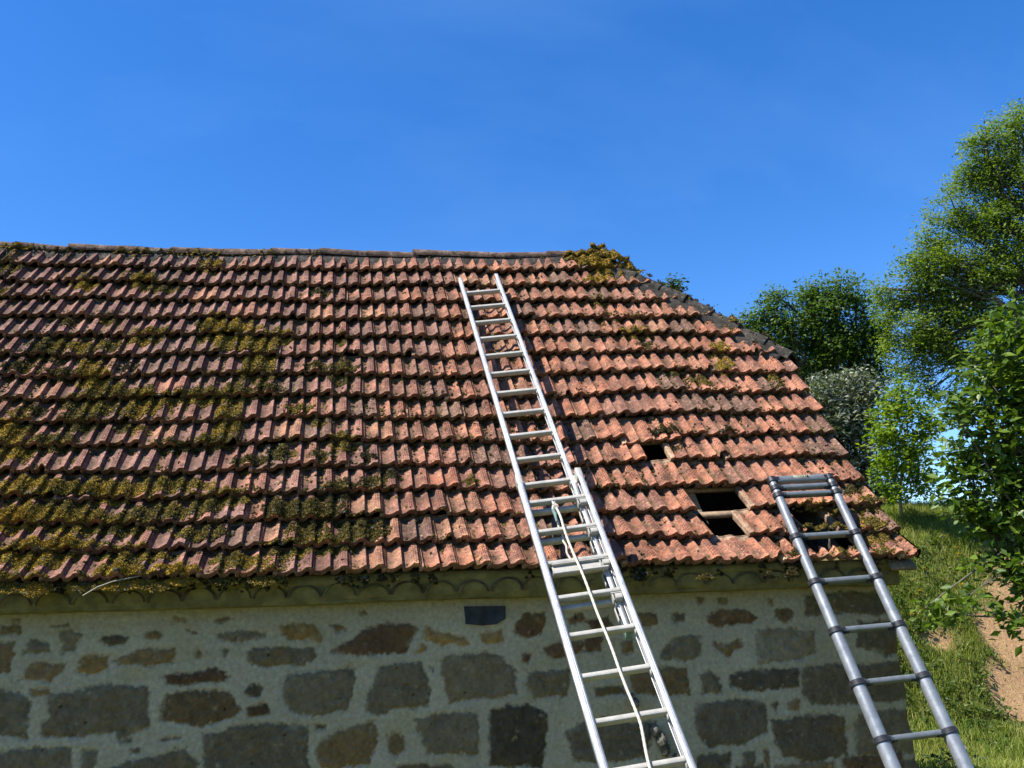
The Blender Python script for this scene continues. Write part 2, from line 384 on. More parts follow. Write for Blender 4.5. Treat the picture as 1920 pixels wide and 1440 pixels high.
# holes: (row, centre X range) removed; broken tiles keep only the first share of their length
REMOVED = [(4, 2.45, 2.63), (2, 2.70, 3.12), (1, 2.80, 3.02), (1, 3.52, 3.75)]
BROKEN = [(0, 3.40, 3.86, 0.27)]
SLIP = [(5, 2.30, 2.80, -.26), (9, -1.1, -.95, -.12), (7, .95, 1.2, -.10), (3, -2.0, -1.8, -.14), (11, 1.9, 2.1, -.10), (6, 3.3, 3.5, -.09)]
CUT = [(1, 3.30, 3.45, 3.44), (1, 2.54, 2.78, 2.69)]
def build_tiles():
    us = np.unique(np.round(np.concatenate([np.linspace(0, .9, 28), HU]), 4))
    us = np.concatenate([[-0.12, -0.085, -0.08, -0.02, -0.015], us]); nu = len(us)
    vs = np.array([0, 0.012, 0.15, 0.4, 0.7, 1.0, 1.04, 1.17, 1.175, 1.20, 1.205, 1.23]); nv = len(vs)
    V, Fq, Cc, Td = [], [], [], []
    n0 = 0
    for r in range(15):
        off = 0.0 if r % 2 == 0 else 0.5
        for c in range(int(XL/W)-1, int(XV/W)+1):
            x0 = (c+off)*W; xc = x0+W/2
            if x0 > float(xmax(r))-0.04 or x0+W < XL: continue
            if any(r == q and a < xc < b for q, a, b in REMOVED): continue
            keep = 1.0; slip = 0.0
            for q, a, b, kk in BROKEN:
                if r == q and a < xc < b: keep = kk
            for q, a, b, sl in SLIP:
                if r == q and a < xc < b: slip = sl
            xcut = 1e9
            for q, a, b, xx in CUT:
                if r == q and a < xc < b: xcut = xx
            jx, jt, jl, rot = rng.normal(0, .004), rng.normal(0, .018)+slip+.13*(float(vnoise(np.array([[x0*.9, r*7.3]]), 1.0, 5)[0])-.5), rng.normal(0, .004), rng.normal(0, .014)
            j2 = rng.normal(0, 0.012)
            if rng.random() < 0.05: jl += 0.010; jt += 0.04*rng.normal()
            vv = vs if keep == 1 else vs[vs < 0.2]*keep/0.15
            U, Vv = np.meshgrid(us, vv, indexing='xy')
            fl = U < 0
            X = x0+jx+U*W + rot*(Vv-0.5)*0.28
            h = np.where(fl, np.where((U < -0.10) | ((U > -0.08) & (U < -0.02)), -0.006, 0.003), th(np.clip(U, 0, 1)))
            hd = Vv > 1.02                                   # covered head: flat with two ribs
            h = np.where(hd & ~fl, 0.25*h+np.where(((Vv > 1.15) & (Vv < 1.18)) | (Vv > 1.20), 0.006, -0.004), h)
            tt = r+jt+Vv+j2*(U-0.5)
            lift = LIFT*(1-Vv)+jl*(1-Vv)
            if keep == 1 and rng.random() < .16:              # chipped front edge
                u0, wd, dp = rng.random(), .05+.12*rng.random(), .06+.16*rng.random()
                tt = tt+np.where(Vv < .1, dp*np.clip(1.4*np.exp(-((U-u0)/wd)**2)+.15*np.sin(U*60), 0, 1)*(Vv < .1), 0)
            if keep < 1:                                     # broken line
                tt = tt + np.where(Vv > 0.9*keep, 0.10*np.sin(U*17+c)+0.05*np.sin(U*41), 0)
            X = np.minimum(X, np.minimum(xmax(tt), xcut))
            P = S(X, tt); N = SN(tt)
            top = P+N*(h+lift+0.004)[..., None]
            TK = 0.036+0.007*rng.random()
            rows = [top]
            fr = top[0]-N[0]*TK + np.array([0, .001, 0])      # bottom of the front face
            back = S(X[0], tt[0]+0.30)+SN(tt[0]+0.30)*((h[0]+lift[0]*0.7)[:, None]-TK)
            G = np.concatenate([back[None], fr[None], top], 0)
            ny = G.shape[0]
            idx = (n0+np.arange(ny*nu)).reshape(ny, nu)
            q = np.stack([idx[:-1, :-1], idx[:-1, 1:], idx[1:, 1:], idx[1:, :-1]], -1).reshape(-1, 4)
            V.append(G.reshape(-1, 3)); Fq.append(q); n0 += ny*nu
            # side walls
            for s_ in (0, nu-1):
                e = top[:, s_]; e2 = e-N[:, s_]*TK
                k = len(e); V.append(np.concatenate([e, e2])); i0 = n0; n0 += 2*k
                a = i0+np.arange(k-1); qq = np.stack([a, a+1, a+1+k, a+k], -1)
                Fq.append(qq if s_ else qq[:, ::-1])
            # colour of this tile
            warm = np.clip((xc+1.0)/3.2, 0, 1)*0.75 + 0.25*np.clip(1-r/14, 0, 1)
            warm += 0.35*(fbm(np.array([[xc, r*0.27]]), 0.9, 4)[0]-0.5)*2 + rng.normal(0, .24)
            warm = np.clip(warm, 0, 1)
            a_, b_ = np.array([.250, .148, .128]), np.array([.53, .230, .135])
            base = a_+(b_-a_)*warm
            base *= 1+rng.normal(0, .14)
            if rng.random() < 0.10: base = np.array([.21, .140, .108])*(1+rng.normal(0, .1))
            if rng.random() < 0.06: base = np.array([.50, .27, .16])
            pale = np.array([.56, .44, .31])
            def colr(u_, v_):
                cc = np.tile(base, (u_.size, 1))
                pl = ((v_ > 1.03) | (u_ < -0.005)).ravel()
                cc[pl] = pale
                return cc
            Ug = np.concatenate([U[:1], U[:1], U], 0); Vg = np.concatenate([Vv[:1]*0+.02, Vv[:1], Vv], 0)
            cc = colr(Ug, Vg); cc *= np.where(Ug.ravel() < 0, 1, .72+.42*th(np.clip(Ug.ravel(), 0, 1))/.038)[:, None]; cc[:2*nu] = base*0.34; cc *= np.where((Ug.ravel() > .95) & (Ug.ravel() < .985), 1.3, 1)[:, None]; cc *= (1+.18*np.exp(-(Vg.ravel()/.10)**2)-.12*np.exp(-((Vg.ravel()-.9)/.2)**2))[:, None]  # front face and underside darkened in colour: painted shade with dirt
            td = np.stack([Ug.ravel(), Vg.ravel(), np.full(Ug.size, rng.random())], -1)
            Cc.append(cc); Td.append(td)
            for s_ in (0, nu-1):
                k = len(vv); cs = colr(np.full(k, us[s_]), vv)
                Cc.append(np.concatenate([cs, cs])); z = np.zeros((2*k, 3)); Td.append(z)
    V = np.concatenate(V); Cc = np.concatenate(Cc); Td = np.concatenate(Td)
    return V, np.concatenate(Fq), Cc, Td
tv, tf, tcx, tdx = build_tiles()
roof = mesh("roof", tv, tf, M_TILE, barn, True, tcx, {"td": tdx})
smooth_by_angle(roof, 50)

# battens, rafters under the tiles
def strip_along_x(mb, t, depth, hh, hw, x0, x1, seg=10):
    for k in range(seg):
        a, b = x0+(x1-x0)*k/seg, x0+(x1-x0)*(k+1)/seg
        n = SN(t)
        A, B = S(a, t)-n*depth, S(b, t)-n*depth
        d = (B-A)/np.linalg.norm(B-A); s_ = np.cross(n, d)
        mb.box((A+B)/2, d, s_, n, np.linalg.norm(B-A)/2+.001, hw, hh)
for t in range(1, 16):
    mb = MB(); strip_along_x(mb, t+0.16-0.001*t, 0.040, 0.016, 0.024, XL, 3.36 if t < 3 else float(xmax(t+.2))-0.06)
    mb.build("batten", M_WOOD, roof)
for k in range(-11, 3):
    X = 2.74+0.62*k
    if X < XL: continue
    mb = MB()
    for a, b in zip([0.1, 2.5, 5, 8], [2.5, 5, 8, 14.4]):
        tm = 14.4 if X < XR+.1 else TH+(15.0-TH)*(XV-X)/(XV-XR)-.5
        if a >= tm: continue
        b = min(b, tm)
        A, B = S(X, a)-SN(a+.1)*0.115, S(X, b)-SN(b-.1)*0.115
        d = (B-A)/np.linalg.norm(B-A); nn = SN((a+b)/2); s_ = np.cross(d, nn)
        mb.box((A+B)/2, d, s_/np.linalg.norm(s_), nn, np.linalg.norm(B-A)/2, 0.035, 0.055)
    mb.build("rafter", M_OLDW, roof)
# fascia plank under the last tiles at the verge
mb = MB(); A, B = S(4.02, 0.1)-SN(.1)*.035, S(XV-.012, 0.1)-SN(.1)*.035
d = (B-A)/np.linalg.norm(B-A); s_ = np.cross(SN(.1), d)
mb.box((A+B)/2, d, s_, SN(.1), np.linalg.norm(B-A)/2, 0.07, 0.014); mb.build("eave_plank", M_OLDW, roof)
for a in np.arange(0.2, 8.6, 2.8):
    b = min(a+2.8, 8.6); A, B = S(XV-.03, a)-SN(a+.5)*.035, S(XV-.03, b)-SN(b-.5)*.035
    d = (B-A)/np.linalg.norm(B-A); nn = SN((a+b)/2); s_ = np.cross(d, nn); s_ /= np.linalg.norm(s_)
    mb = MB(); mb.box((A+B)/2, d, s_, nn, np.linalg.norm(B-A)/2-.002, 0.014, 0.045); mb.build("verge_board", M_OLDW, roof)

tb_ = np.linspace(7.6, 14.9, 12); gb = []
for t in tb_:
    for a in np.linspace(0, 1, 8): gb.append(S(XL+(float(xmax(t))-.03-XL)*a, t)-SN(t)*.17)
ib = np.arange(96).reshape(12, 8)
mesh("sky_block_sheet", np.array(gb), [np.stack([ib[:-1, :-1], ib[:-1, 1:], ib[1:, 1:], ib[1:, :-1]], -1).reshape(-1, 4)], M_DARK, roof)  # unseen dark sheet added to stop sky showing through the tile gaps
# back slope, half hip and gables close the building
YB = 5.03
RL, RRr = S(XL, 15.0), S(XR, 15.0); EL = np.array([XL, YB, RL[2]-3.3]); ER = np.array([XV, YB, RL[2]-3.5])
HF = S(XV, TH); HB = np.array([XV, 2*PY[15]-HF[1], HF[2]])
up = np.array([0, 0, .02])
mesh("back_slope", np.array([RL+up, RRr+up, HB+up, ER, EL]), [np.array([[0, 1, 4]]), np.array([[1, 2, 3]]), np.array([[1, 3, 4]])], M_HIP, barn)
# hip face: wavy tile courses
g = 24; gh = []
for i in range(g+1):
    for j in range(g+1):
        a, b = i/g, j/g
        e = HF*(1-b)+HB*b; P = e*(1-a)+RRr*a
        gh.append(P + np.array([.02+.02*math.sin(b*120), 0, .02+.015*math.sin(b*120)+.02*((1-a)*8 % 1)]))
ii = np.arange((g+1)*(g+1)).reshape(g+1, g+1)
mesh("hip_slope", np.array(gh), [np.stack([ii[:-1, :-1], ii[:-1, 1:], ii[1:, 1:], ii[1:, :-1]], -1).reshape(-1, 4)], M_HIP, barn, True)
XW = 4.10                                       # right corner of the wall
YW = 0.20
zt = lambda X: RB*X
def gable(X, name):
    pts = [(YW+.01, ZG-1.0)] + [(max(PY[k], YW+.01)+.02, float(S(X, k)[2])-(.06 if k < 8 else -.04)) for k in range(1, 10)]
    top = 2*PY[15]
    pts += [(top-PY[9], float(S(X, 9)[2])+.04), (YB-.05, ER[2]-.08), (YB-.05, ZG-1.0)]
    mb = MB(); a = [np.array([X, y, z]) for y, z in pts]
    mb.ngon(a); mb.ngon([p-np.array([.35*np.sign(X), 0, 0]) for p in a][::-1])
    return mb.build(name, M_MORT, barn)
gable(XW-.006, "side_wall"); gable(XL+.05, "side_wall")
mb = MB(); mb.box((-.15, YB-.2, (ZG-.4+ER[2])/2), (1, 0, 0), (0, 1, 0), (0, 0, 1), 4.2, .14, (ER[2]-.1-ZG+.4)/2); mb.build("back_wall", M_MORT, barn)
mb = MB(); mb.box((-.15, 2.6, -1.88), (1, 0, 0), (0, 1, 0), (0, 0, 1), 4.1, 2.2, .05); mb.build("earth_floor", M_DARK, barn)

# ridge tiles and hip tiles
def half_round(mb, A, B, nrm, rad0, rad1, tk=0.014, n=12, arc=200, seed=0):
    A, B = np.asarray(A), np.asarray(B); d = (B-A)/np.linalg.norm(B-A)
    n_ = nrm-d*np.dot(nrm, d); n_ /= np.linalg.norm(n_); s_ = np.cross(d, n_)
    rr = np.random.default_rng(seed)
    rings = []
    for k, (p, rad) in enumerate(((A, rad0), (A*.66+B*.34, rad0*.66+rad1*.34), (A*.33+B*.67, rad0*.33+rad1*.67), (B, rad1))):
        ang = np.linspace(-R(arc/2), R(arc/2), n)
        for rd in (rad, rad-tk):
            jit = 1+rr.normal(0, .025, n)
            rings.append(p+(np.sin(ang)*rd*jit)[:, None]*s_+(np.cos(ang)*rd*jit)[:, None]*n_)
    G = np.array(rings)                          # 8 rings: outer/inner alternating
    base = np.vstack(G); q = []
    I = lambda ring, j: ring*n+j
    for k in range(3):
        for j in range(n-1):
            q.append([I(2*k, j), I(2*k+2, j), I(2*k+2, j+1), I(2*k, j+1)])
            q.append([I(2*k+1, j), I(2*k+1, j+1), I(2*k+3, j+1), I(2*k+3, j)])
    for j in range(n-1):
        q.append([I(0, j), I(0, j+1), I(1, j+1), I(1, j)]); q.append([I(6, j), I(7, j), I(7, j+1), I(6, j+1)])
    for k in range(3):
        for j in (0, n-1): q.append([I(2*k, j), I(2*k+1, j), I(2*k+3, j), I(2*k+2, j)])
    mb.add(base, q)
nr = 17; xs = np.linspace(XL, XR+.04, nr+1)
for k in range(nr):
    mb = MB(); jz = rng.normal(0, .006)
    A, B = S(xs[k]-.03, 15.0), S(xs[k+1]+.03, 15.0)
    A[2] += .038+jz; B[2] += .026+jz+rng.normal(0, .008)
    half_round(mb, A, B, np.array([0, -.1, 1.0]), .066, .056, seed=k)
    o = mb.build("ridge_tile", M_RIDGE, roof, True); smooth_by_angle(o, 40)
# mortar bedding under the ridge and hip
def bedding(name, pts, nrm, width, height, mat, drop):
    pts = np.array(pts); n = len(pts); sec = 9; V = []
    for i in range(n):
        d = pts[min(i+1, n-1)]-pts[max(i-1, 0)]; d /= np.linalg.norm(d)
        n_ = nrm-d*np.dot(nrm, d); n_ /= np.linalg.norm(n_); s_ = np.cross(d, n_)
        for j in range(sec):
            a = -1+2*j/(sec-1)
            hgt = height*(1-a*a)**.5 - drop*abs(a) + .016*(float(vnoise(np.array([[i*.6, j*.9]]), 1.0, 3)[0])-.5)
            V.append(pts[i]+s_*width*a*(1+.15*(float(vnoise(np.array([[i*.3, j*2.1]]), 1.0, 8)[0])-.5))+n_*hgt)
    I = np.arange(n*sec).reshape(n, sec)
    return mesh(name, V, [np.stack([I[:-1, :-1], I[1:, :-1], I[1:, 1:], I[:-1, 1:]], -1).reshape(-1, 4)], mat, roof, True)
bedding("ridge_mortar", [S(x, 15.0) for x in np.arange(XL, XR+.05, .05)], np.array([0, -.15, 1.]), .150, .065, M_HIP, .13)
hp = [S(float(xmax(t)), t) for t in np.linspace(TH-.1, 15, 60)]
hn = np.array([.35, -.62, .75]); hn /= np.linalg.norm(hn)
bedding("hip_mortar", [p+hn*.0 for p in hp], hn, .165, .085, M_HIP, .06)
for k in range(0, 59, 6):
    A, B = hp[k]-hn*.07, hp[min(k+6, 59)]-hn*.07; d = (B-A)/np.linalg.norm(B-A); s_ = np.cross(d, hn); s_ /= np.linalg.norm(s_)
    mb = MB(); mb.box((A+B)/2, d, s_, np.cross(s_, d), np.linalg.norm(B-A)/2+.003, .05, .055); mb.build("hip_rafter", M_OLDW, roof)
nh = 8
for k in range(nh):
    ta, tb = TH-.15+(15.0-TH+.2)*k/nh, TH-.15+(15.0-TH+.2)*(k+1)/nh+.12
    mb = MB(); A, B = S(float(xmax(max(ta, TH))), ta)+hn*(.034+rng.normal(0, .010)), S(float(xmax(min(tb, 15))), tb)+hn*(.018+rng.normal(0, .008))
    half_round(mb, A, B, hn, .088, .074, tk=.02, arc=165, seed=40+k)
    o = mb.build("hip_tile", M_HIP, roof, True); smooth_by_angle(o, 40)

# ------------------------------------------------------------------ wall with stones
ST = """0,1205 25,1203 28,1225 18,1262 -25,1262|b
42,1228 58,1200 90,1205 97,1218 88,1226 60,1224|g
112,1185 150,1182 155,1192 138,1220 116,1225 118,1205|g
187,1200 205,1190 240,1195 235,1207 205,1210|d
272,1190 290,1182 305,1190 300,1198 275,1197|b
37,1275 52,1245 80,1240 123,1245 110,1265 92,1279 70,1273|b
142,1255 158,1230 202,1230 200,1250 180,1264 150,1262|o
215,1238 260,1215 328,1215 322,1243 275,1247 225,1247|b
365,1225 372,1216 380,1222 378,1236 367,1235|b
412,1218 430,1216 424,1236 416,1232|g
403,1188 440,1180 500,1187 498,1196 440,1205 408,1198|g
307,1265 380,1258 400,1252 430,1270 420,1275 360,1282 312,1286|r
-40,1290 35,1297 57,1318 54,1390 25,1382 -40,1385|g
92,1302 150,1293 195,1285 270,1285 280,1298 280,1365 225,1383 218,1372 140,1382 78,1380 78,1358 92,1345|g
300,1335 312,1305 340,1297 415,1297 440,1305 453,1330 440,1342 380,1362 345,1360 302,1350|b
57,1293 95,1292 90,1303 62,1305|o
457,1295 475,1280 492,1290 488,1305 462,1302|d
462,1328 500,1320 503,1338 465,1345|r
-40,1420 40,1405 85,1402 135,1402 140,1470 -40,1470|g
155,1405 185,1408 170,1445 148,1450|g
200,1445 240,1425 350,1405 373,1430 378,1490 205,1490|g
382,1380 440,1362 500,1357 577,1360 577,1470 385,1475|g
465,1225 475,1213 520,1212 585,1218 596,1230 565,1252 540,1246 500,1252 468,1240|g
527,1175 550,1168 590,1172 605,1190 600,1202 545,1202 530,1190|o
617,1222 660,1200 690,1175 730,1170 765,1165 785,1178 765,1222 720,1226 650,1228|r
530,1280 545,1265 600,1258 665,1253 662,1300 652,1330 620,1341 550,1335 532,1310|g
712,1250 740,1245 790,1242 808,1290 805,1325 730,1330 725,1340 688,1338 688,1305 705,1275|g
826,1232 870,1228 930,1225 965,1255 970,1300 900,1310 842,1318 835,1290 830,1260|g
793,1183 800,1175 820,1185 850,1188 878,1195 880,1210 830,1208 797,1195|o
900,1187 942,1180 946,1205 905,1208|o
965,1170 985,1150 1020,1150 1025,1165 1015,1190 985,1198 965,1185|r
990,1258 1070,1255 1065,1307 1000,1308 988,1290|g
593,1410 600,1390 640,1365 700,1352 707,1380 705,1400 690,1430 640,1440 605,1438|b
727,1380 745,1373 757,1380 762,1405 745,1420 732,1412|b
780,1350 850,1335 895,1332 900,1360 898,1410 800,1417 790,1390|g
920,1330 990,1320 1025,1340 1027,1375 1015,1440 920,1435 917,1380|d
590,1357 610,1358 612,1368 592,1368|r
775,1222 790,1207 800,1215 785,1226|o
980,1225 995,1228 990,1243 978,1240|r
805,1250 815,1252 812,1260|d
1020,1215 1045,1205 1095,1205 1088,1220 1060,1233 1025,1230|r
1240,1215 1275,1190 1315,1190 1315,1225 1285,1240 1240,1235|g
1325,1155 1345,1143 1400,1142 1420,1158 1410,1170 1345,1177 1328,1165|r
1453,1145 1480,1138 1490,1150 1470,1167 1455,1158|b
1262,1150 1285,1148 1290,1165 1265,1167|d
1195,1150 1230,1150 1233,1170 1205,1175|b
1340,1205 1370,1208 1382,1194 1395,1210 1375,1222 1365,1232 1355,1222 1340,1218|b
1420,1180 1530,1180 1530,1225 1500,1238 1420,1245|m
1510,1118 1560,1112 1690,1108 1690,1145 1640,1155 1600,1150 1512,1155|d
1610,1165 1700,1163 1710,1225 1660,1230 1608,1212|d
1313,1265 1330,1255 1350,1270 1355,1300 1320,1298|g
1367,1265 1400,1255 1495,1252 1498,1288 1400,1295 1370,1288|d
1508,1250 1560,1245 1740,1240 1740,1310 1640,1318 1520,1322 1505,1300|g
1180,1258 1250,1250 1290,1250 1295,1300 1240,1305 1185,1300|b
1305,1322 1370,1312 1435,1312 1438,1370 1400,1395 1330,1400 1305,1370|d
1445,1320 1460,1315 1458,1338|d
1472,1315 1500,1312 1500,1333 1478,1330|b
1448,1352 1520,1338 1585,1342 1590,1415 1525,1430 1468,1420 1450,1370|d
1603,1360 1620,1330 1750,1327 1750,1410 1610,1415|g
1305,1415 1370,1412 1372,1470 1305,1470|d
1395,1410 1417,1405 1415,1450 1393,1450|g
1432,1408 1440,1407 1446,1440 1436,1442|b
1062,1372 1085,1358 1130,1350 1230,1355 1215,1420 1120,1432 1075,1425|d
1115,1290 1170,1285 1172,1300 1118,1305|d
1610,1430 1740,1424 1740,1470 1610,1470|g
1095,1195 1130,1190 1128,1222 1100,1220|r
1165,1205 1185,1200 1190,1222 1168,1225|b
740,1435 800,1432 850,1440 850,1480 745,1480|b
1060,1160 1090,1150 1100,1165 1068,1172|r
1100,1165 1140,1155 1150,1175 1110,1182|r
95,1172 130,1170 130,1174 98,1176|b
320,1155 350,1160 352,1166 325,1166|b
405,1160 425,1156 438,1160 415,1168 404,1166|r
350,1180 368,1184 374,1190 360,1190|r
225,1390 245,1386 247,1392 228,1394|d
300,1386 340,1381 342,1384 302,1390|r
620,1172 640,1170 648,1182 630,1186|b
673,1145 685,1143 688,1152 676,1154|r
1305,1118 1322,1120 1320,1132 1308,1134|r
1345,1120 1365,1121 1362,1133 1346,1131|b
1438,1122 1450,1121 1448,1135 1440,1134|b
1390,1395 1400,1392 1400,1400|b
285,1420 300,1417 300,1424 287,1426|g
245,1405 262,1402 262,1412 246,1413|d
20,1160 38,1158 36,1168 22,1168|g
0,1170 38,1174 34,1188 0,1190|b"""
PALC = {'g': (.155, .122, .070), 'b': (.165, .108, .048), 'o': (.235, .145, .050), 'r': (.120, .068, .034), 'd': (.105, .082, .048), 'm': (.215, .178, .108)}
def build_wall():
    st = 0.0075
    X = np.arange(XL+.1, XW+st*.5, st); Z = np.arange(ZG-.4, -.03, st)
    GX, GZ = np.meshgrid(X, Z, indexing='ij'); PP = np.stack([GX, GZ], -1)
    nE = (fbm(PP, 11, 1, 4)-.5)*.060 + (fbm(PP, 42, 2, 3)-.5)*.050
    mort = np.array([.365, .315, .205])
    col = np.tile(mort, GX.shape+(1,)); big = fbm(PP, 2.2, 5, 4)
    col *= (0.78+0.45*big)[..., None]
    # yellowish washed streaks in the mortar
    yl = np.clip((fbm(PP*np.array([1, 2.5]), 3.5, 9, 3)-.52)*5, 0, 1)[..., None]; col = col*(1-.5*yl)+np.array([.33, .26, .12])*.5*yl
    hgt = (fbm(PP, 8, 3, 4)-.5)*.022 + (fbm(PP, 50, 4, 3)-.5)*.010
    polys = []
    for line in ST.strip().split("\n"):
        a, c = line.split("|"); pts = []
        for q in a.split():
            x, y = map(float, q.split(",")); P = at_y(x, y, YW); pts.append((P[0], P[2]))
        polys.append((np.array(pts), PALC[c]))
    lr = np.random.default_rng(5)                 # more courses beyond the photograph's frame
    for z in np.arange(-1.55, ZG-.5, -.27):
        x = XL+.1
        while x < XW-.1:
            w = lr.uniform(.2, .5); h = lr.uniform(.14, .23)
            zz = z + (0 if z < -1.5 else 0)
            polys.append((np.array([(x, zz-h/2), (x+w*.5, zz-h/2-.01), (x+w, zz-h/2), (x+w, zz+h/2), (x+.01, zz+h/2)]), PALC[lr.choice(list('ggbdrm'))])); x += w+.06
    for z in np.arange(-.30, -1.5, -.24):
        x = XL+.1
        while x < -2.9:
            w = lr.uniform(.15, .4); h = lr.uniform(.1, .18)
            polys.append((np.array([(x, z-h/2), (x+w, z-h/2), (x+w, z+h/2), (x, z+h/2)]), PALC[lr.choice(list('ggbdr'))])); x += w+.07
    for k, (pl, c) in enumerate(polys):
        lo, hi = pl.min(0)-.05, pl.max(0)+.05
        i0, i1 = np.searchsorted(X, [lo[0], hi[0]]); j0, j1 = np.searchsorted(Z, [lo[1], hi[1]])
        if i1-i0 < 2 or j1-j0 < 2: continue
        P = PP[i0:i1, j0:j1]
        d2 = np.full(P.shape[:2], 1e9); ins = np.zeros(P.shape[:2], bool); n = len(pl)
        for a in range(n):
            A, B = pl[a], pl[(a+1) % n]; e = B-A; w = P-A
            tt = np.clip((w@e)/(e@e+1e-12), 0, 1); dd = w-tt[..., None]*e
            d2 = np.minimum(d2, (dd**2).sum(-1))
            c1 = (A[1] <= P[..., 1]) != (B[1] <= P[..., 1])
            with np.errstate(divide='ignore', invalid='ignore'):
                xi = A[0]+(P[..., 1]-A[1])/(B[1]-A[1])*e[0]
            ins ^= c1 & (P[..., 0] < xi)
        sd = np.sqrt(d2)*np.where(ins, -1, 1)
        sz = min(1.0, float(np.min(pl.max(0)-pl.min(0)))/.12)
        sd = sd + nE[i0:i1, j0:j1]*(.35+.65*sz)
        m = np.clip(.5-(sd+.020*(fbm(P, 75, 7, 2)-.5))/.020, 0, 1); smear = np.clip((fbm(P, 9, 140+k, 4)-.58)*6, 0, 1)*np.clip(1+sd/.05, 0, 1); m = m*(1-.75*smear)
        c = np.array(c)*(1+lr.normal(0, .16))
        t2 = fbm(P, 16, 20+k, 4); t3 = fbm(P, 5, 60+k, 3)
        sc = c*(0.60+0.85*t2)[..., None]
        warm = np.clip((t3-.5)*4, 0, 1)[..., None]; sc = sc*(1-.45*warm)+np.array([.18, .105, .030])*.45*warm
        lich = np.clip((fbm(P, 28, 90+k, 3)-.66)*12, 0, 1)[..., None]; sc = sc*(1-.5*lich)+np.array([.30, .25, .15])*.5*lich
        pit = np.clip((vnoise(P, 38, 30+k)-.86)*12, 0, 1)
        sc *= (1-.75*pit)[..., None]
        col[i0:i1, j0:j1] = col[i0:i1, j0:j1]*(1-m[..., None])+sc*m[..., None]
        rel = -.002+ (t2-.5)*.042 + (fbm(P, 55, 8, 2)-.5)*.014 + np.clip(-sd, 0, .03)*.25 - .012*pit
        hgt[i0:i1, j0:j1] = hgt[i0:i1, j0:j1]*(1-m)+rel*m - .010*m*(1-m)*4*.5
    # darker green tint just below the cornice, fading downward
    top_tint = np.clip(1-(-.155+RB*GX-GZ)/.22, 0, 1)*(.4+.6*big); col = col*(1-.45*top_tint[..., None])+np.array([.12, .115, .028])*.55*top_tint[..., None]
    # battered right corner
    edge = np.clip((GX-(XW-.05))/.05, 0, 1)
    Y = YW-hgt+.02*edge**2
    XX = GX + np.where(GX > XW-.1, (fbm(np.stack([GZ, GZ*0], -1), 5, 7, 3)-.5)*.06*np.clip((GX-XW+.1)/.1, 0, 1), 0)
    V = np.stack([XX, Y, GZ], -1).reshape(-1, 3); I = np.arange(len(V)).reshape(GX.shape)
    q = np.stack([I[:-1, :-1], I[1:, :-1], I[1:, 1:], I[:-1, 1:]], -1).reshape(-1, 4)
    return V, q, col.reshape(-1, 3)
wv, wq, wc = build_wall()
wall = mesh("wall", wv, [wq], M_WALL, barn, True, wc)
# dark slate vent set in the top of the wall
mb = MB(); pl = [at_y(x, y, YW-.012) for x, y in ((870, 1137), (948, 1136), (948, 1160), (932, 1170), (905, 1173), (873, 1170))]
mb.ngon(pl[::-1]); n_ = len(pl)
mb.add(np.array(pl+[p+np.array([0, .05, 0]) for p in pl]), [[i, (i+1) % n_, n_+(i+1) % n_, n_+i] for i in range(n_)])
mb.build("slate_slab", plain("blue_black_slate", (.020, .023, .026), .85, 0, 10, .7, .02), wall)
# lumps of mortar standing proud of the wall
for (px, py, r_, s_) in ((1240, 1388, .060, 1), (1228, 1370, .045, 2), (1192, 1318, .036, 3), (1185, 1306, .026, 4), (1268, 1422, .034, 5), (1248, 1405, .050, 6)):
    P = at_y(px, py, YW-.045); bm = bmesh.new(); bmesh.ops.create_icosphere(bm, subdivisions=3, radius=1)
    V = np.array([v.co[:] for v in bm.verts]); F = np.array([[v.index for v in f.verts] for f in bm.faces]); bm.free()
    V = V*(1+.75*(fbm(V+s_*3, 2.6, s_, 4)-.5)[:, None])*np.array([r_*.62, r_*1.15, r_*.95])
    mesh("mortar_lump", V+P, [F], M_MORT, wall, False)

# ------------------------------------------------------------------ cornice: mortar band with a row of canal tile ends
def cornice():
    yf = 0.075
    X = np.arange(XL+.1, XW+.03, .02); V = []
    prof = [(YW+.02, -.168), (yf+.055, -.166), (yf+.022, -.158), (yf+.018, -.150), (yf+.020, -.138), (yf, -.128), (yf-.004, -.06), (yf-.012, -.032), (yf-.022, -.024), (yf-.024, .02), (yf+.1, .06)]
    for x in X:
        for k, (y, z) in enumerate(prof):
            w = (float(vnoise(np.array([[x, k*.4]]), 6, 2)[0])-.5)*.022
            V.append((x, y+w, z+RB*x+w*.6+.004*math.sin(x*2.3)))
    n, m = len(X), len(prof); I = np.arange(n*m).reshape(n, m)
    o = mesh("cornice", V, [np.stack([I[:-1, :-1], I[1:, :-1], I[1:, 1:], I[:-1, 1:]], -1).reshape(-1, 4)], M_CORN, barn, True)
    x = -4.2; k = 0
    while x < XW-.15:
        mb = MB(); rr = .098+rng.normal(0, .005); zb = -.136+RB*x; hh = .092+rng.normal(0, .006); sh = rng.normal(0, .008)
        A = np.linspace(R(8), R(172), 15); out = []; n = len(A)
        for y in (yf-.014+rng.normal(0, .003), yf+.04):
            for dr in (0, .008+.004*(k % 3)):
                out.append(np.stack([x+sh*np.sin(A)+np.cos(A)*(rr+dr), np.full(n, y), zb+np.sin(A)**.85*(hh+dr)], -1))
        G = np.vstack(out); q = []
        for j in range(n-1):
            q += [[j, j+1, n+j+1, n+j], [n+j, n+j+1, 3*n+j+1, 3*n+j], [2*n+j, j, j+1, 2*n+j+1][::1]]
        mb.add(G, q); mb.build("canal_tile_end", M_ARCS[int(rng.integers(0, 4))], o, True)
        x += .228+rng.normal(0, .006); k += 1
    return o
corn = cornice()

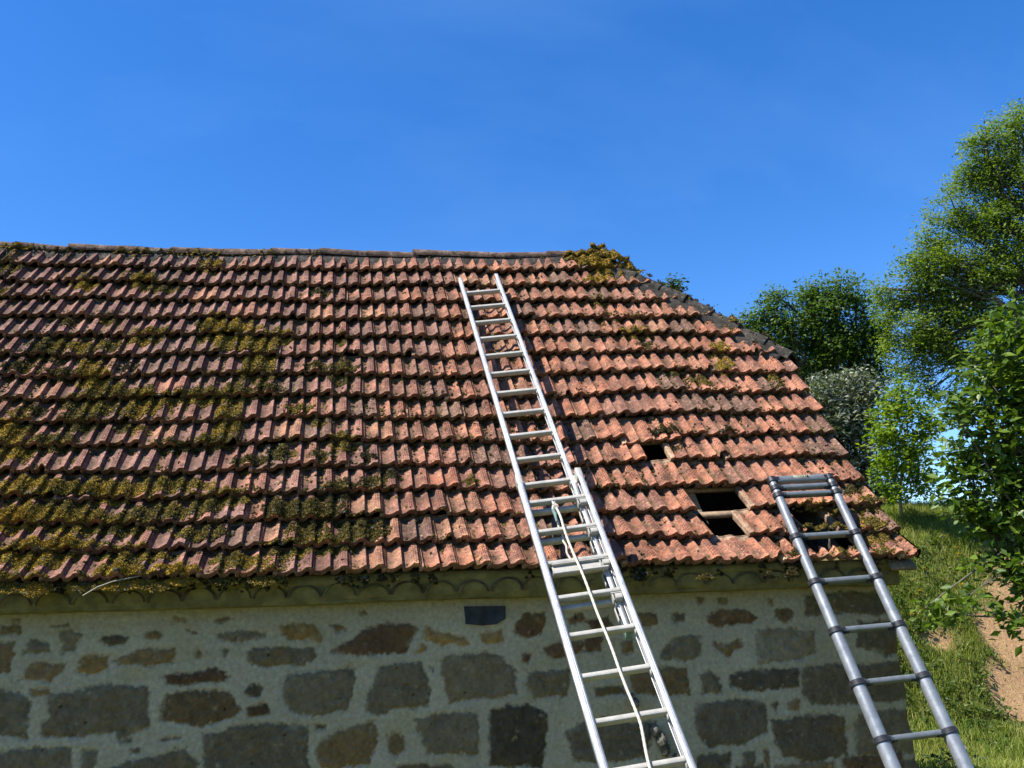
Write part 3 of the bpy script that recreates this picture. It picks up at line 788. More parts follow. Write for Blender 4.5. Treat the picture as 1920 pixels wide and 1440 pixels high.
# ================================================================== MOSS
def roof_hits(px, py):
    px, py = np.asarray(px, float), np.asarray(py, float)
    D = FW+RT*((px-960)/FPX)[:, None]+UP*((720-py)/FPX)[:, None]
    lo, hi = np.full(len(px), -.5), np.full(len(px), 15.4)
    for _ in range(34):
        m = (lo+hi)/2; y = S(0*m, m)[:, 1]; P = CAM+D*((y-CAM[1])/D[:, 1])[:, None]
        up_ = P[:, 2] > S(P[:, 0], m)[:, 2]+.04
        lo = np.where(up_, m, lo); hi = np.where(up_, hi, m)
    return P[:, 0], m
PATCH = """40 470 34 8 .8;245 472 35 11 .8;380 474 50 10 .8;432 472 36 9 .9;500 478 34 7 .5;120 476 60 5 .2;300 478 60 5 .3;590 478 40 6 .15;700 480 50 5 .1
160 535 24 13 .9;268 528 28 15 .8;395 497 20 13 .8;210 600 20 8 .5;310 545 34 9 .5;20 500 22 14 .6;10 548 20 9 .6;95 560 12 7 .1;130 605 14 8 .5
430 622 48 22 .85;482 668 32 46 .85;520 634 28 13 .7;405 602 16 11 .8;465 705 24 12 .7;420 655 22 10 .6;385 620 16 26 .5
272 637 28 13 .8;175 708 28 28 .85;160 655 30 14 .6;100 648 36 14 .5;85 668 30 12 .3;40 690 34 12 .3;205 650 28 12 .7;235 690 26 8 .2;300 625 22 9 .6;120 705 36 12 .3
170 762 50 22 .6;282 745 44 16 .5;372 745 60 14 .6;440 740 40 18 .6;430 795 28 38 .75;345 740 30 12 .4;500 735 36 12 .4;260 770 34 14 .6;215 735 30 16 .7
30 805 40 18 .75;20 842 44 20 .7;150 795 40 18 .5;250 805 30 14 .4;400 830 40 13 .6;100 830 44 14 .5;330 838 36 10 .4;60 772 34 12 .4
600 792 20 10 .3;640 700 30 24 .35;640 640 14 12 .5;600 550 24 9 .3;590 690 22 12 .3;640 832 25 18 .5;600 858 24 14 .4;560 770 24 12 .4;530 850 26 16 .5;470 870 34 14 .5
590 960 66 30 .45;678 990 46 28 .35;640 922 36 20 .4;560 1000 44 22 .5;520 960 26 26 .4;700 905 20 16 .4;630 1020 50 18 .5
30 972 48 24 .9;60 1042 60 24 .8;200 922 80 22 .7;160 980 70 22 .6;240 990 40 18 .5;330 908 70 16 .6;420 935 50 14 .6;250 1040 60 14 .7;120 1028 60 18 .8;235 1078 46 16 .9;338 1077 34 14 .95;70 1098 26 14 .9;450 1052 52 16 .6;540 1028 40 16 .5;130 920 60 20 .7;60 910 54 18 .6;300 960 50 18 .4;380 1000 46 14 .5;20 1090 26 12 .7;420 1080 26 8 .4;380 955 36 12 .4;100 960 60 18 .6;160 1095 24 10 .5;290 1095 24 8 .4;500 1080 30 9 .4
1122 492 50 15 .9 4;1172 507 44 12 .75 3.5;1120 527 26 12 .8;1090 484 34 8 .5;1195 517 16 8 .6;1190 598 18 7 .5;1186 626 28 12 .75;1345 655 18 12 .8;1356 688 16 15 .8;1300 713 20 8 .5;1318 720 13 8 .7;1445 708 16 8 .8;1452 730 18 12 .4;1372 616 20 9 .6;1340 606 16 6 .2;1265 700 20 8 .2;1120 570 20 9 .3;1140 600 26 9 .2;1420 640 30 8 .1;1210 650 20 8 .4;1230 545 14 6 .2;1290 572 16 5 .2
730 890 20 12 .2;880 905 14 10 .3;690 860 14 10 .2;1240 815 28 16 .15;1260 840 26 10 .2;1360 812 16 10 .2;1440 1085 12 16 .1
1500 985 16 24 .45;1480 1000 12 16 .4;1530 953 42 7 .6;1490 962 22 8 .5;1565 960 24 6 .5;1560 995 34 8 .55;1530 990 18 8 .6;1620 985 30 14 .45;1600 1020 22 16 .35;1640 1010 26 16 .4;1625 945 26 14 .5;1590 920 24 14 .4;1650 1040 20 10 .4;1490 1040 12 18 .25;1480 1075 10 20 .3;1320 1080 14 10 .3;1200 1075 18 8 .2;1570 1040 16 5 .4"""
def moss():
    Xs, Ts, Rs, Br, Hs = [], [], [], [], []
    r = np.random.default_rng(11)
    for tok in PATCH.replace("\n", ";").split(";"):
        cx, cy, rx, ry, b, *hm = map(float, tok.split()); hm = hm[0] if hm else 1.0
        n = int(rx*ry*3.14/4.6*(.7+.5*b)*(1 if hm == 1 else 3))
        a = r.uniform(0, 2*np.pi, n); q = r.random(n)**.62
        wob = 1+.45*(vnoise(np.stack([np.cos(a), np.sin(a)], -1), 1.6, int(cx) % 40)-.5)*2
        px, py = cx+rx*1.18*q*wob*np.cos(a), cy+ry*1.12*q*wob*np.sin(a)
        x, t = roof_hits(px, py)
        Xs.append(x); Ts.append(t); Rs.append((.0075+.0075*r.random(n))*(1.15-.4*q)*(1+.15*(b > .7))*(1 if hm == 1 else 1.3))
        Br.append(np.clip(b+r.normal(0, .16, n), 0, 1)); Hs.append(np.clip(1-q*q, 0, 1)**(1 if hm == 1 else .5)*(.003+.011*b*min(1, rx/30))*hm*(1 if hm == 1 else r.random(n)**.6))
    # thin growth over the whole slope, mostly in channels and below the lips
    n = 150000
    x = r.uniform(XL, XV, n); t = r.uniform(0.02, 15, n)
    u = (x/W-np.where(np.floor(t) % 2 == 0, 0, .5)) % 1; v = t % 1
    ch = np.maximum(np.exp(-((u-.14)/.10)**2), np.exp(-((u-.58)/.08)**2))
    lip = np.maximum(np.exp(-((v-.95)/.14)**2), .8*np.exp(-((v-.03)/.05)**2))
    P2 = np.stack([x, t*.27], -1)
    c = np.clip((fbm(P2, 1.6, 31, 4)-.43)*5, 0, 1)*.6+np.clip((fbm(P2, 5.5, 37, 3)-.47)*5, 0, 1)*.4
    reg = np.interp(x, [-4, -1.2, -.2, .6, 1.4, 4.2], [1.15, 1.1, .95, .8, .9, 1.2])*np.interp(t, [0, 5, 10, 15], [1.25, 1.15, .9, .75])
    pr = reg*c*(.06+.50*ch)*(.22+.9*lip)
    k = r.random(n) < pr*4.2
    x, t = x[k], t[k]; n = k.sum()
    Xs.append(x); Ts.append(t); Rs.append(.005+.009*r.random(n)**1.5); Hs.append(np.zeros(n))
    Br.append(np.clip(np.interp(x, [-4, 0, 4], [.38, .30, .20])+r.normal(0, .18, n), 0, 1))
    # hanging tufts along the eave
    n = 420; x = r.uniform(XL, XV-.1, n); g = np.clip((fbm(np.stack([x, x*0], -1), 3.2, 3, 3)-.42)*5, 0, 1)
    k = r.random(n) < g*.6; x = x[k]; n = len(x)
    for j in range(3):
        Xs.append(x+r.normal(0, .012, n)); Ts.append(-.04-.07*j*r.random(n)); Rs.append(.010+.010*r.random(n)); Hs.append(-.012-.035*j*r.random(n)); Br.append(np.full(n, .06))
    X, T, Rr, B, H = map(np.concatenate, (Xs, Ts, Rs, Br, Hs)); T = np.minimum(T, 15.06)
    ok = (X < xmax(T)+.10) & (X > XL)
    hx = [(2, 2.70, 3.12), (1, 2.72, 3.02), (4, 2.45, 2.63)]
    for q, a, b in hx: ok &= ~((np.floor(T) == q) & (X > a-.03) & (X < b+.03))
    ok &= ~((T > 1.14) & (T < 1.93) & (X > 3.42) & (X < 3.78)) & ~((T > .30) & (T < .95) & (X > 3.41) & (X < 3.85))
    X, T, Rr, B, H = X[ok], T[ok], Rr[ok], B[ok], H[ok]
    N = SN(T); base = S(X, T)+N*(np.where((T > 0) & (T < 15), tile_top(X, np.clip(T, 0.001, 14.99)), .02)+.004+H)[:, None]
    base[:, 2] += np.where(T > 14.7, .05, 0)+np.where((X > xmax(T)-.06) & (T > TH) & (T < 14.8), .07, 0)
    # crumpled clump prototypes
    bm = bmesh.new(); bmesh.ops.create_icosphere(bm, subdivisions=1, radius=1)
    V0 = np.array([v.co[:] for v in bm.verts]); F0 = np.array([[v.index for v in f.verts] for f in bm.faces]); bm.free()
    prot = [V0*(1+.9*(fbm(V0+9*j, 2.4, j, 3)-.5)[:, None]+.6*(r.random((len(V0), 1))-.5)) for j in range(8)]
    n = len(X); pid = r.integers(0, 8, n); PV = np.array(prot)[pid]
    th_ = r.uniform(0, 6.28, n); cs, sn = np.cos(th_)[:, None], np.sin(th_)[:, None]
    A = np.tile([1., 0, 0], (n, 1)); Bv = np.cross(N, A)
    A2, B2 = A*cs+Bv*sn, -A*sn+Bv*cs
    G = base[:, None, :]+(PV[..., :1]*A2[:, None]*1.15+PV[..., 1:2]*B2[:, None]*1.0+PV[..., 2:]*N[:, None]*.50)*Rr[:, None, None]
    F = (F0[None]+(np.arange(n)*len(V0))[:, None, None]).reshape(-1, 3)
    dark, green, gold = np.array([.026, .022, .010]), np.array([.100, .080, .021]), np.array([.285, .185, .028])
    pt = fbm(np.stack([X, T*.27], -1), 2.5, 77, 3)
    bb = np.clip(B-.04+(pt-.5)*1.25, 0, 1)[:, None]
    cc = np.where(bb < .45, dark+(green-dark)*(bb/.45), green+(gold-green)*((bb-.45)/.55))
    gry = (r.random(n) < .04)[:, None]; cc = np.where(gry, np.array([.10, .105, .085]), cc)*(1+r.normal(0, .11, (n, 1)))
    CC = np.repeat(cc, len(V0), 0)*(.85+.3*r.random((n*len(V0), 1)))
    # small upright shoots so that the outline is ragged
    m = 14; nn = n*m; ci = np.repeat(np.arange(n), m)
    d = r.normal(0, 1, (nn, 3)); d /= np.linalg.norm(d, axis=1)[:, None]; d = d+N[ci]*.7; d /= np.linalg.norm(d, axis=1)[:, None]
    s_ = np.cross(d, r.normal(0, 1, (nn, 3))); s_ /= np.linalg.norm(s_, axis=1)[:, None]
    b0 = base[ci]+d*Rr[ci][:, None]*.75; L = (Rr[ci]*(.35+.5*r.random(nn)))[:, None]; w_ = L*.30
    SV = np.stack([b0-s_*w_, b0+s_*w_, b0+d*L], 1).reshape(-1, 3)
    SF = np.arange(nn*3).reshape(-1, 3)+len(G)*len(V0)
    SC = np.repeat(cc[ci]*np.exp(r.normal(.05, .24, (nn, 1))), 3, 0)
    o = mesh("roof_moss", np.concatenate([G.reshape(-1, 3), SV]), [F, SF], M_MOSS, None, False, np.clip(np.concatenate([CC, SC]), .004, 1))
    tag(o, "golden and dark green moss growing over the roof tiles and eave", "moss", kind="stuff")
    return n
NM = moss()

# ================================================================== EXTENSION LADDER
LO = np.array([1.3256, 2.0201, 2.8148]); SC_ = 0.991
LO = CAM+(LO-CAM)*SC_
D_ = .2976*SC_
az, el, rl = -0.0406, 0.8371, 0.1216
LU = np.array([math.sin(az)*math.cos(el), math.cos(az)*math.cos(el), math.sin(el)])
_h = np.array([math.cos(az), -math.sin(az), 0]); _n = np.cross(_h, LU); LVv = _h*math.cos(rl)+_n*math.sin(rl); LN = np.cross(LVv, LU)
if LN[1] > 0: LN = -LN
WFl, WBa, NO, PHs, XO = .3417*SC_, .4024*SC_, .0617*SC_, 10.8932, .0124*SC_
LB = LO-PHs*D_*LU+NO*LN+XO*LVv                     # centre of the base section's top rung
kb_end = (LB[2]-ZG+.02)/(D_*LU[2])
foot = LB-LU*D_*kb_end
ladder = empty("extension_ladder", foot)
tag(ladder, "long bare aluminium extension ladder lying up the roof with a rope down its middle", "ladder")
def channel(mb, c0, c1, side, w, dpt, tk=.0045):
    """C section rail, web on the outer side (side=-1 left, +1 right)"""
    o = side*w/2
    s_ = [(o, -dpt/2), (o, dpt/2), (-o, dpt/2), (-o, dpt/2-.011), (-o*.75, dpt/2-.011), (-o*.75, dpt/2-tk), (o-side*tk, dpt/2-tk), (o-side*tk, -dpt/2+tk), (-o*.75, -dpt/2+tk), (-o*.75, -dpt/2+.011), (-o, -dpt/2+.011), (-o, -dpt/2)]
    n = len(s_); P = [p+LVv*a+LN*b for p in (c0, c1) for a, b in s_]
    mb.add(P, [[i, (i+1) % n, n+(i+1) % n, n+i] for i in range(n)])
    for off in (0, n):
        mb.add([P[off+0], P[off+1], P[off+6], P[off+7]], [[0, 1, 2, 3]])
        mb.add([P[off+1], P[off+2], P[off+3], P[off+4], P[off+5], P[off+6]], [[0, 1, 2, 3], [0, 3, 4, 5]])
        mb.add([P[off+0], P[off+7], P[off+8], P[off+9], P[off+10], P[off+11]], [[0, 1, 2, 3], [0, 3, 4, 5]])
    for a in (-.25, .25):                            # drawn ribs along the front face
        mb.box((c0+c1)/2+LN*(dpt/2)+LVv*a*w, LU, LVv, LN, np.linalg.norm(c1-c0)/2-.002, .0015, .0012)
    mb.box((c0+c1)/2+LVv*(o+side*.0008)+LN*.012, LU, LVv, LN, np.linalg.norm(c1-c0)/2-.004, .0012, .004)
RWf, RWb = .033, .037
for sd in (-1, 1):
    mb = MB(); e = LVv*sd*(WFl/2+RWf/2)
    channel(mb, LO+LU*D_*(.98 if sd < 0 else 1.05)+e, LO-LU*D_*14.85+e, sd, RWf, .070)
    mb.build("upper_rail", M_ALU, ladder)
    mb = MB(); e = LVv*sd*(WBa/2+RWb/2)
    channel(mb, LB+LU*D_*(.93 if sd > 0 else .98)+e, LB-LU*D_*kb_end+e, sd, RWb, .074)
    ro = mb.build("lower_rail", M_ALU, ladder)
    mb = MB(); mb.box(foot+e+LU*.03, LU, LVv, LN, .05, RWb/2+.006, .04, .004); mb.build("rubber_foot", M_BLACK, ro)
    mb = MB(); mb.box(LO-LU*D_*14.85+LVv*sd*(WFl/2+RWf/2), LU, LVv, LN, .02, RWf/2+.003, .034, .003); mb.build("end_plug", M_TEAL, ladder)
def rung(c, w, name="rung"):
    mb = MB(); mb.box(c, LVv, LU, LN, w/2, .0150, .0205, .003)
    for sd in (-1, 1):
        mb.box(c+LVv*sd*(w/2-.006), LVv, LU, LN, .006, .018, .0235, .005)
        mb.box(c+LVv*sd*(w/2-.004)-LU*.033+LN*.004, LVv, LU, LN, .003, .016, .008, .002)
    return mb.build(name, M_RUNG, ladder)
for k in range(0, 15): rung(LO-LU*D_*k, WFl+.004)
k = 0
while k < kb_end-.5: rung(LB-LU*D_*k, WBa+.004); k += 1
# guide hooks of the lower rungs and the wide stop plate
for k in range(4):
    c = LB-LU*D_*(k+.16)+LVv*(WBa/2-.022)-LN*.006
    mb = MB(); mb.box(c, LVv, LU, LN, .022, .020, .022, .003); mb.box(c+LU*.024-LVv*.010, LVv, LU, LN, .034, .004, .024, .001); mb.box(c-LVv*.036-LU*.004, LVv, LU, LN, .004, .028, .02, .001)
    mb.build("guide_hook", M_RUNG, ladder)
    mb = MB(); mb.box(LO-LU*D_*(11+k+.36)+LVv*(WFl/2-.012)+LN*.0, LU, LVv, LN, .05, .003, .014, .001); mb.build("latch_strip", M_RUNG, ladder)
mb = MB(); c = LB-LU*D_*2.19
mb.box(c, LVv, LU, LN, WBa/2-.028, .036, .003, .001); mb.box(c-LU*.044+LN*.012, LVv, LU, LN, WBa/2-.02, .007, .016, .003); mb.box(c+LU*.036+LN*.01, LVv, LU, LN, WBa/2-.03, .004, .012, .001)
mb.build("stop_plate", M_RUNG, ladder)
for sd in (-1, 1):                                   # cast brackets at the head of the lower section
    mb = MB(); c = LB+LU*D_*.80+LVv*sd*(WBa/2+RWb/2)
    mb.box(c, LU, LVv, LN, .045, RWb/2+.004, .038, .004); mb.box(c-LVv*sd*.024-LN*.03, LU, LVv, LN, .04, .018, .004, .001)
    mb.build("head_bracket", M_RUNG, ladder)
# pulley and rope
def lad(px, py, n):                                  # point on the ladder plane lifted n metres towards the climber
    d = ray(px, py); o = LB+LN*n; k = np.dot(o-CAM, LN)/np.dot(d, LN); return CAM+d*k
mb = MB(); pc = lad(1041, 951, .03)
mb.tube([pc-LVv*.010, pc+LVv*.010], .026, 16); mb.box(pc+LU*.03, LU, LVv, LN, .030, .012, .007, .002); pul = mb.build("pulley", M_RUNG, ladder)
mb = MB(); mb.tube([pc+LU*.058+LN*.01, pc+LU*.066-LN*.02, pc+LU*.05-LN*.035], .005, 8); mb.build("pulley_hook", M_BLACK, pul)
def rope(pts, r_, seed):
    pts = np.array(pts); t = np.linspace(0, 1, len(pts)); tt = np.linspace(0, 1, 140)
    P = np.stack([np.interp(tt, t, pts[:, i]) for i in range(3)], -1)
    P += LVv*(.004*np.sin(tt*31+seed))[:, None]+LN*(.003*np.sin(tt*23+seed))[:, None]
    V = []; mb = MB()
    mb.tube(P, r_*(1+.12*np.sin(tt*420)), 8); return mb
mb = rope([lad(1043, 952, .045), lad(1056, 985, .04), lad(1079, 1047, .045), lad(1113, 1128, .04), lad(1140, 1200, .045), lad(1170, 1275, .04), lad(1200, 1358, .045), lad(1220, 1440, .04), lad(1262, 1560, .04), lad(1320, 1730, .05)], .0085, 0)
rp = mb.build("rope", M_ROPE, ladder, True)
mb = rope([lad(1036, 948, .02), lad(1043, 972, .0), lad(1056, 1010, -.035), lad(1068, 1048, -.06)], .0075, 2); mb.build("rope_end", M_ROPE, ladder, True)
mb = MB(); mb.tube([lad(1037, 956, .03), lad(1041, 964, .028), lad(1044, 978, .012)], [.013, .012, .008], 10); mb.build("rope_tape", M_TEAL, ladder, True)

# ================================================================== TELESCOPIC LADDER
SB = 1.262
TO = CAM+SB*np.array([2.803, 5.078, .358]); TU = np.array([-.042, .441, .897]); TU /= np.linalg.norm(TU)
TV = np.array([.998, .052, .021]); TV -= TU*np.dot(TV, TU); TV /= np.linalg.norm(TV); TN = np.cross(TV, TU)
if TN[1] > 0: TN = -TN
TD, TW = .30*SB, .335*SB
ks = [1.37, 1.165, .985, 0, -1, -2, -3, -4, -5]
tele = empty("telescopic_ladder", TO-TU*TD*5.55)
tag(tele, "grey telescopic ladder with black collars leaning on the right end of the eave", "ladder")
rr_ = [.0275+.0029*i for i in range(len(ks))]
for sd in (-1, 1):
    for i, k in enumerate(ks):
        r_ = rr_[i]; c = TO+TU*TD*k+TV*sd*(TW/2+.040)
        nk = ks[i+1] if i+1 < len(ks) else -5.55
        r2 = r_
        e = TO+TU*TD*nk+TV*sd*(TW/2+.040)
        mb = MB(); mb.tube([c, e], r2, 28, False); mb.build("tube", M_TELE, tele, True)
        mb = MB()
        if i == 0:
            mb.tube([c-TU*.024, c-TU*.02, c+TU*.018, c+TU*.024], [r_+.004, r_+.008, r_+.008, r_+.002], 28); nm = "end_cap"
        else:
            mb.tube([c-TU*.021, c-TU*.018, c-TU*.006, c-TU*.004, c+TU*.016, c+TU*.020], [r_+.005, r_+.009, r_+.009, r_+.007, r_+.007, r_+.003], 28); nm = "collar"
            for a in np.linspace(0, 2*np.pi, 26, endpoint=False):
                nn = TV*math.cos(a)+TN*math.sin(a); mb.box(c+TU*.006+nn*(r_+.0075), TU, np.cross(TU, nn), nn, .010, .0022, .0016)
        mb.box(c-TV*sd*(r_+.012), TV, TU, TN, .016, .017, .026, .004)
        if i: mb.box(c-TV*sd*(r_+.036)-TU*.021+TN*.006, TV, TU, TN, .016, .0045, .012, .001)
        o = mb.build(nm, M_BLACK, tele); smooth_by_angle(o, 30)
        if i == len(ks)-1:
            mb = MB(); mb.tube([e, e+TU*.06], r_+.008, 20); mb.build("rubber_foot", M_BLACK, tele)
for i, k in enumerate(ks):
    mb = MB(); c = TO+TU*TD*k; hw = TW/2+.002
    if i == 0: mb.box(c-TU*.004, TV, TU, TN, hw, .026, .024, .006)
    else: mb.box(c, TV, TU, TN, hw, .017, .026, .004)
    for a in (-.42, .42): mb.box(c+TV*a*TW+TN*.0265+TU*.004, TV, TU, TN, .003, .003, .0012)
    rg = mb.build("rung", M_TRUNG, tele)
    if i == 0:
        mb = MB(); c2 = c+TN*.0245+TU*.006; mb.box(c2, TV, TU, TN, .066, .013, .0012); lp = mb.build("label_plate", M_LABEL, rg)
        mb = MB()
        for a in (-1, 1):
            mb.box(c2+TU*a*.0125+TN*.0006, TV, TU, TN, .066, .0012, .0012); mb.box(c2+TV*a*.065+TN*.0006, TV, TU, TN, .0012, .012, .0012)
        for q in range(7): mb.box(c2+TV*(-.042+q*.014)+TN*.0008, TV, TU, TN, .0042 if q % 2 else .0030, .0055, .0010)
        mb.build("label_lettering", M_LABELF, lp)

# ================================================================== GROUND
KY = [-700, -60, -26, -9.5, -1, 1.5, 3.4, 5.0, 5.6, 7.5, 8.3, 9.5, 30, 120, 500]  # rear knots raise an unseen hill, added to block low sky and bounce green
KZ = [16, 16, 11.0, -1.95, -1.92, -2.2, -2.42, -2.45, -2.2, .45, 1.0, 1.25, .7, -2, -6]
def gz(X, Y):
    X, Y = np.asarray(X, float), np.asarray(Y, float)
    P = np.stack([X, Y], -1)
    Y = Y-.06*np.clip(X-6, -3, 9)
    z = np.interp(Y, KY, KZ)
    amp = np.clip((Y+2)/5, .25, 1)
    z = z+(fbm(P, .55, 3, 4)-.5)*.55*amp+(fbm(P, 2.2, 4, 3)-.5)*.16*amp
    Y = P[..., 1]
    inside = (X < 4.14) & (X > -4.5) & (Y > .05) & (Y < 5.1)
    front = np.clip((.6-Y)/.5, 0, 1)*np.clip((4.3-X)/.3, 0, 1)
    z = z*(1-front)+np.minimum(z, ZG+.03)*front
    return np.where(inside, ZG-.02, z)
def ghit(px, py):
    d = ray(px, py); k = 3.0
    while k < 60:
        P = CAM+d*k
        if P[2] < float(gz(P[0], P[1])): return P
        k += .03
    return CAM+d*60
EARTH = [(ghit(1900, 1200), .55, .42), (ghit(1915, 1300), .5, .34), (ghit(1888, 1120), .38, .30), (ghit(1905, 1060), .5, .30), (ghit(1760, 1200), .34, .12)]
def emask(X, Y):
    m = np.zeros(np.shape(X)); P = np.stack([X, Y], -1); w = (fbm(P, 2.6, 12, 4)-.5)*1.5
    for c, a, b in EARTH:
        d = ((X-c[0])/a)**2+((Y-c[1])/b)**2; m = np.maximum(m, np.clip(1.5-d+w, 0, 1))
    return m
def axis(lo, hi, st, far):
    c = list(np.arange(lo, hi, st)); q, s_ = lo, st
    L = []
    while q > -far: s_ *= 1.35; q -= s_; L.append(q)
    q, s_ = c[-1], st; H = []
    while q < far: s_ *= 1.35; q += s_; H.append(q)
    return np.array(L[::-1]+c+H)
ax, ay = axis(-6, 14, .09, 700), axis(-9, 13, .09, 700)
GX, GY = np.meshgrid(ax, ay, indexing='ij'); Z = gz(GX, GY); E_ = emask(GX, GY)
near = (np.abs(GX) < 16) & (np.abs(GY) < 16)
Z = Z+np.where(near, E_*((fbm(np.stack([GX, GY], -1), 7, 6, 4)-.5)*.12-.05), 0)
P2 = np.stack([GX, GY], -1); f1 = fbm(P2, 1.4, 21, 4)[..., None]
gc = np.array([.085, .115, .022])*(1-f1)+np.array([.16, .155, .045])*f1
bounce_yard = np.clip((4.6-GX)/.8, 0, 1)*np.clip((-GY+.3)/.5, 0, 1); bounce_yard = np.maximum(bounce_yard, np.clip((-.5-GY)/1.5, 0, 1))[..., None]; gc = gc*(1-bounce_yard)+(np.array([.12, .145, .035])*(1-f1)+np.array([.20, .19, .075])*f1)*bounce_yard  # yard out of view, toned paler to bounce light onto the wall
rear_hill = np.clip((-9-GY)/3, 0, 1)[..., None]; gc = gc*(1-rear_hill)+(np.array([.035, .055, .012])*(1-f1)+np.array([.10, .12, .03])*f1)*rear_hill  # dark green of the added hill behind the camera
ec = np.array([.43, .265, .135])*(.75+.5*fbm(P2, 6, 33, 4)[..., None])
gcol = .78*(gc*(1-E_[..., None])+ec*E_[..., None])
I = np.arange(GX.size).reshape(GX.shape)
M_GROUND = attr_material("grassy_earth", .95, 22, .35, .02, .1, 30)
ground = mesh("ground", np.stack([GX, GY, Z], -1).reshape(-1, 3), [np.stack([I[:-1, :-1], I[1:, :-1], I[1:, 1:], I[:-1, 1:]], -1).reshape(-1, 4)], M_GROUND, None, True, gcol.reshape(-1, 3))
tag(ground, kind="structure")

def proj(P):
    d = P-CAM; z = d@FW; return 960+FPX*(d@RT)/z, 720-FPX*(d@UP)/z, z
def grass():
    r = np.random.default_rng(21); n = 700000
    X, Y = r.uniform(4.2, 15, n), r.uniform(-2.5, 12, n)
    P = np.stack([X, Y, gz(X, Y)], -1); px, py, z = proj(P)
    ok = (px > 1600) & (px < 2080) & (py > 850) & (py < 1560)
    em = emask(X, Y); ok &= r.random(n) > em*.965
    den = fbm(np.stack([X, Y], -1), 1.1, 15, 3); ok &= r.random(n) < np.clip(.35+1.6*(den-.3), .25, 1)
    P, X, Y, em = P[ok], X[ok], Y[ok], em[ok]; n = len(P)
    tall = np.clip((fbm(np.stack([X, Y], -1), .9, 25, 3)-.35)*3, 0, 1)
    L = (.06+.16*r.random(n)**1.4+.14*tall*r.random(n))*np.where(em > .3, .55, 1)
    a = r.uniform(0, 6.28, n); lean = r.normal(0, .35, n)
    d = np.stack([np.cos(a)*np.abs(lean), np.sin(a)*np.abs(lean), np.ones(n)], -1); d /= np.linalg.norm(d, axis=1)[:, None]
    s_ = np.stack([-np.sin(a+r.normal(0, .8, n)), np.cos(a), 0*a], -1); s_ /= np.linalg.norm(s_, axis=1)[:, None]
    w = (.0022+.0030*r.random(n))[:, None]; b = np.stack([np.cos(a), np.sin(a), 0*a], -1)*(L*.45*r.random(n))[:, None]
    p0 = P-np.array([0, 0, .01]); p1 = p0+d*(L*.55)[:, None]+b*.25; p2 = p0+d*L[:, None]+b-np.array([0, 0, 1])*(L*.12)[:, None]
    V = np.stack([p0-s_*w, p0+s_*w, p1-s_*w*.8, p1+s_*w*.8, p2], 1).reshape(-1, 3)
    i = np.arange(n)*5
    q = np.stack([i, i+1, i+3, i+2], -1); t = np.stack([i+2, i+3, i+4], -1)
    g = np.clip(fbm(np.stack([X, Y], -1), 1.7, 41, 4)+r.normal(0, .13, n), 0, 1)[:, None]
    c0, c1, c2 = np.array([.070, .125, .016]), np.array([.16, .19, .030]), np.array([.34, .28, .12])
    c = np.where(g < .5, c0+(c1-c0)*g*2, c1+(c2-c1)*np.clip((g-.5)*2.6, 0, 1))
    c = np.where((r.random(n) < .07)[:, None], c2*1.15, c)*(1+r.normal(0, .13, (n, 1)))
    o = mesh("grass", V, [q, t], M_GRASS, None, False, np.clip(np.repeat(c*np.array([1.12, 1.22, 1.0]), 5, 0), .004, 1))
    tag(o, "long green and straw coloured grass on the bank behind the barn", "grass", kind="stuff")
grass()
# yellow wildflowers
def flower(P, first=None):
    if first is None:
        mb = MB(); mb.tube([P, P+np.array([.01, 0, .12]), P+np.array([.015, .01, .22])], .003, 5); 
        root = empty("wildflower", P); mb.build("stem", M_STEM, root)
        mb = MB()
        for q in range(5):
            c = P+np.array([.015+random.gauss(0, .02), .01+random.gauss(0, .02), .22+random.gauss(0, .014)])
            for a in range(5):
                an = a*1.2566; dd = np.array([math.cos(an), math.sin(an)*.8, .35]); dd /= np.linalg.norm(dd); s_ = np.cross(dd, [0, 0, 1])
                mb.add([c, c+dd*.016+s_*.011, c+dd*.030, c+dd*.016-s_*.011], [[0, 1, 2, 3]])
        mb.build("petals", M_FLOW, root); return root
    r_ = first.copy(); COL.objects.link(r_); r_.location = Vector(P); r_.rotation_euler[2] = random.uniform(0, 6)
    for ch in list(first.children):
        c = ch.copy(); COL.objects.link(c); c.parent = r_
    return r_
f0 = None
for px, py in ((1818, 992), (1812, 985), (1797, 1022), (1801, 1034), (1803, 1040), (1806, 1092), (1810, 1096), (1694, 1165), (1786, 958), (1731, 1105), (1725, 1112), (1692, 1167), (1836, 989), (1740, 1062), (1713, 1150), (1770, 1000)):
    P = ghit(px, py+30); f = flower(P, f0); f0 = f0 or f
    tag(f, "small yellow wildflower in the long grass of the bank", "flower", "yellow wildflowers in the grass bank")

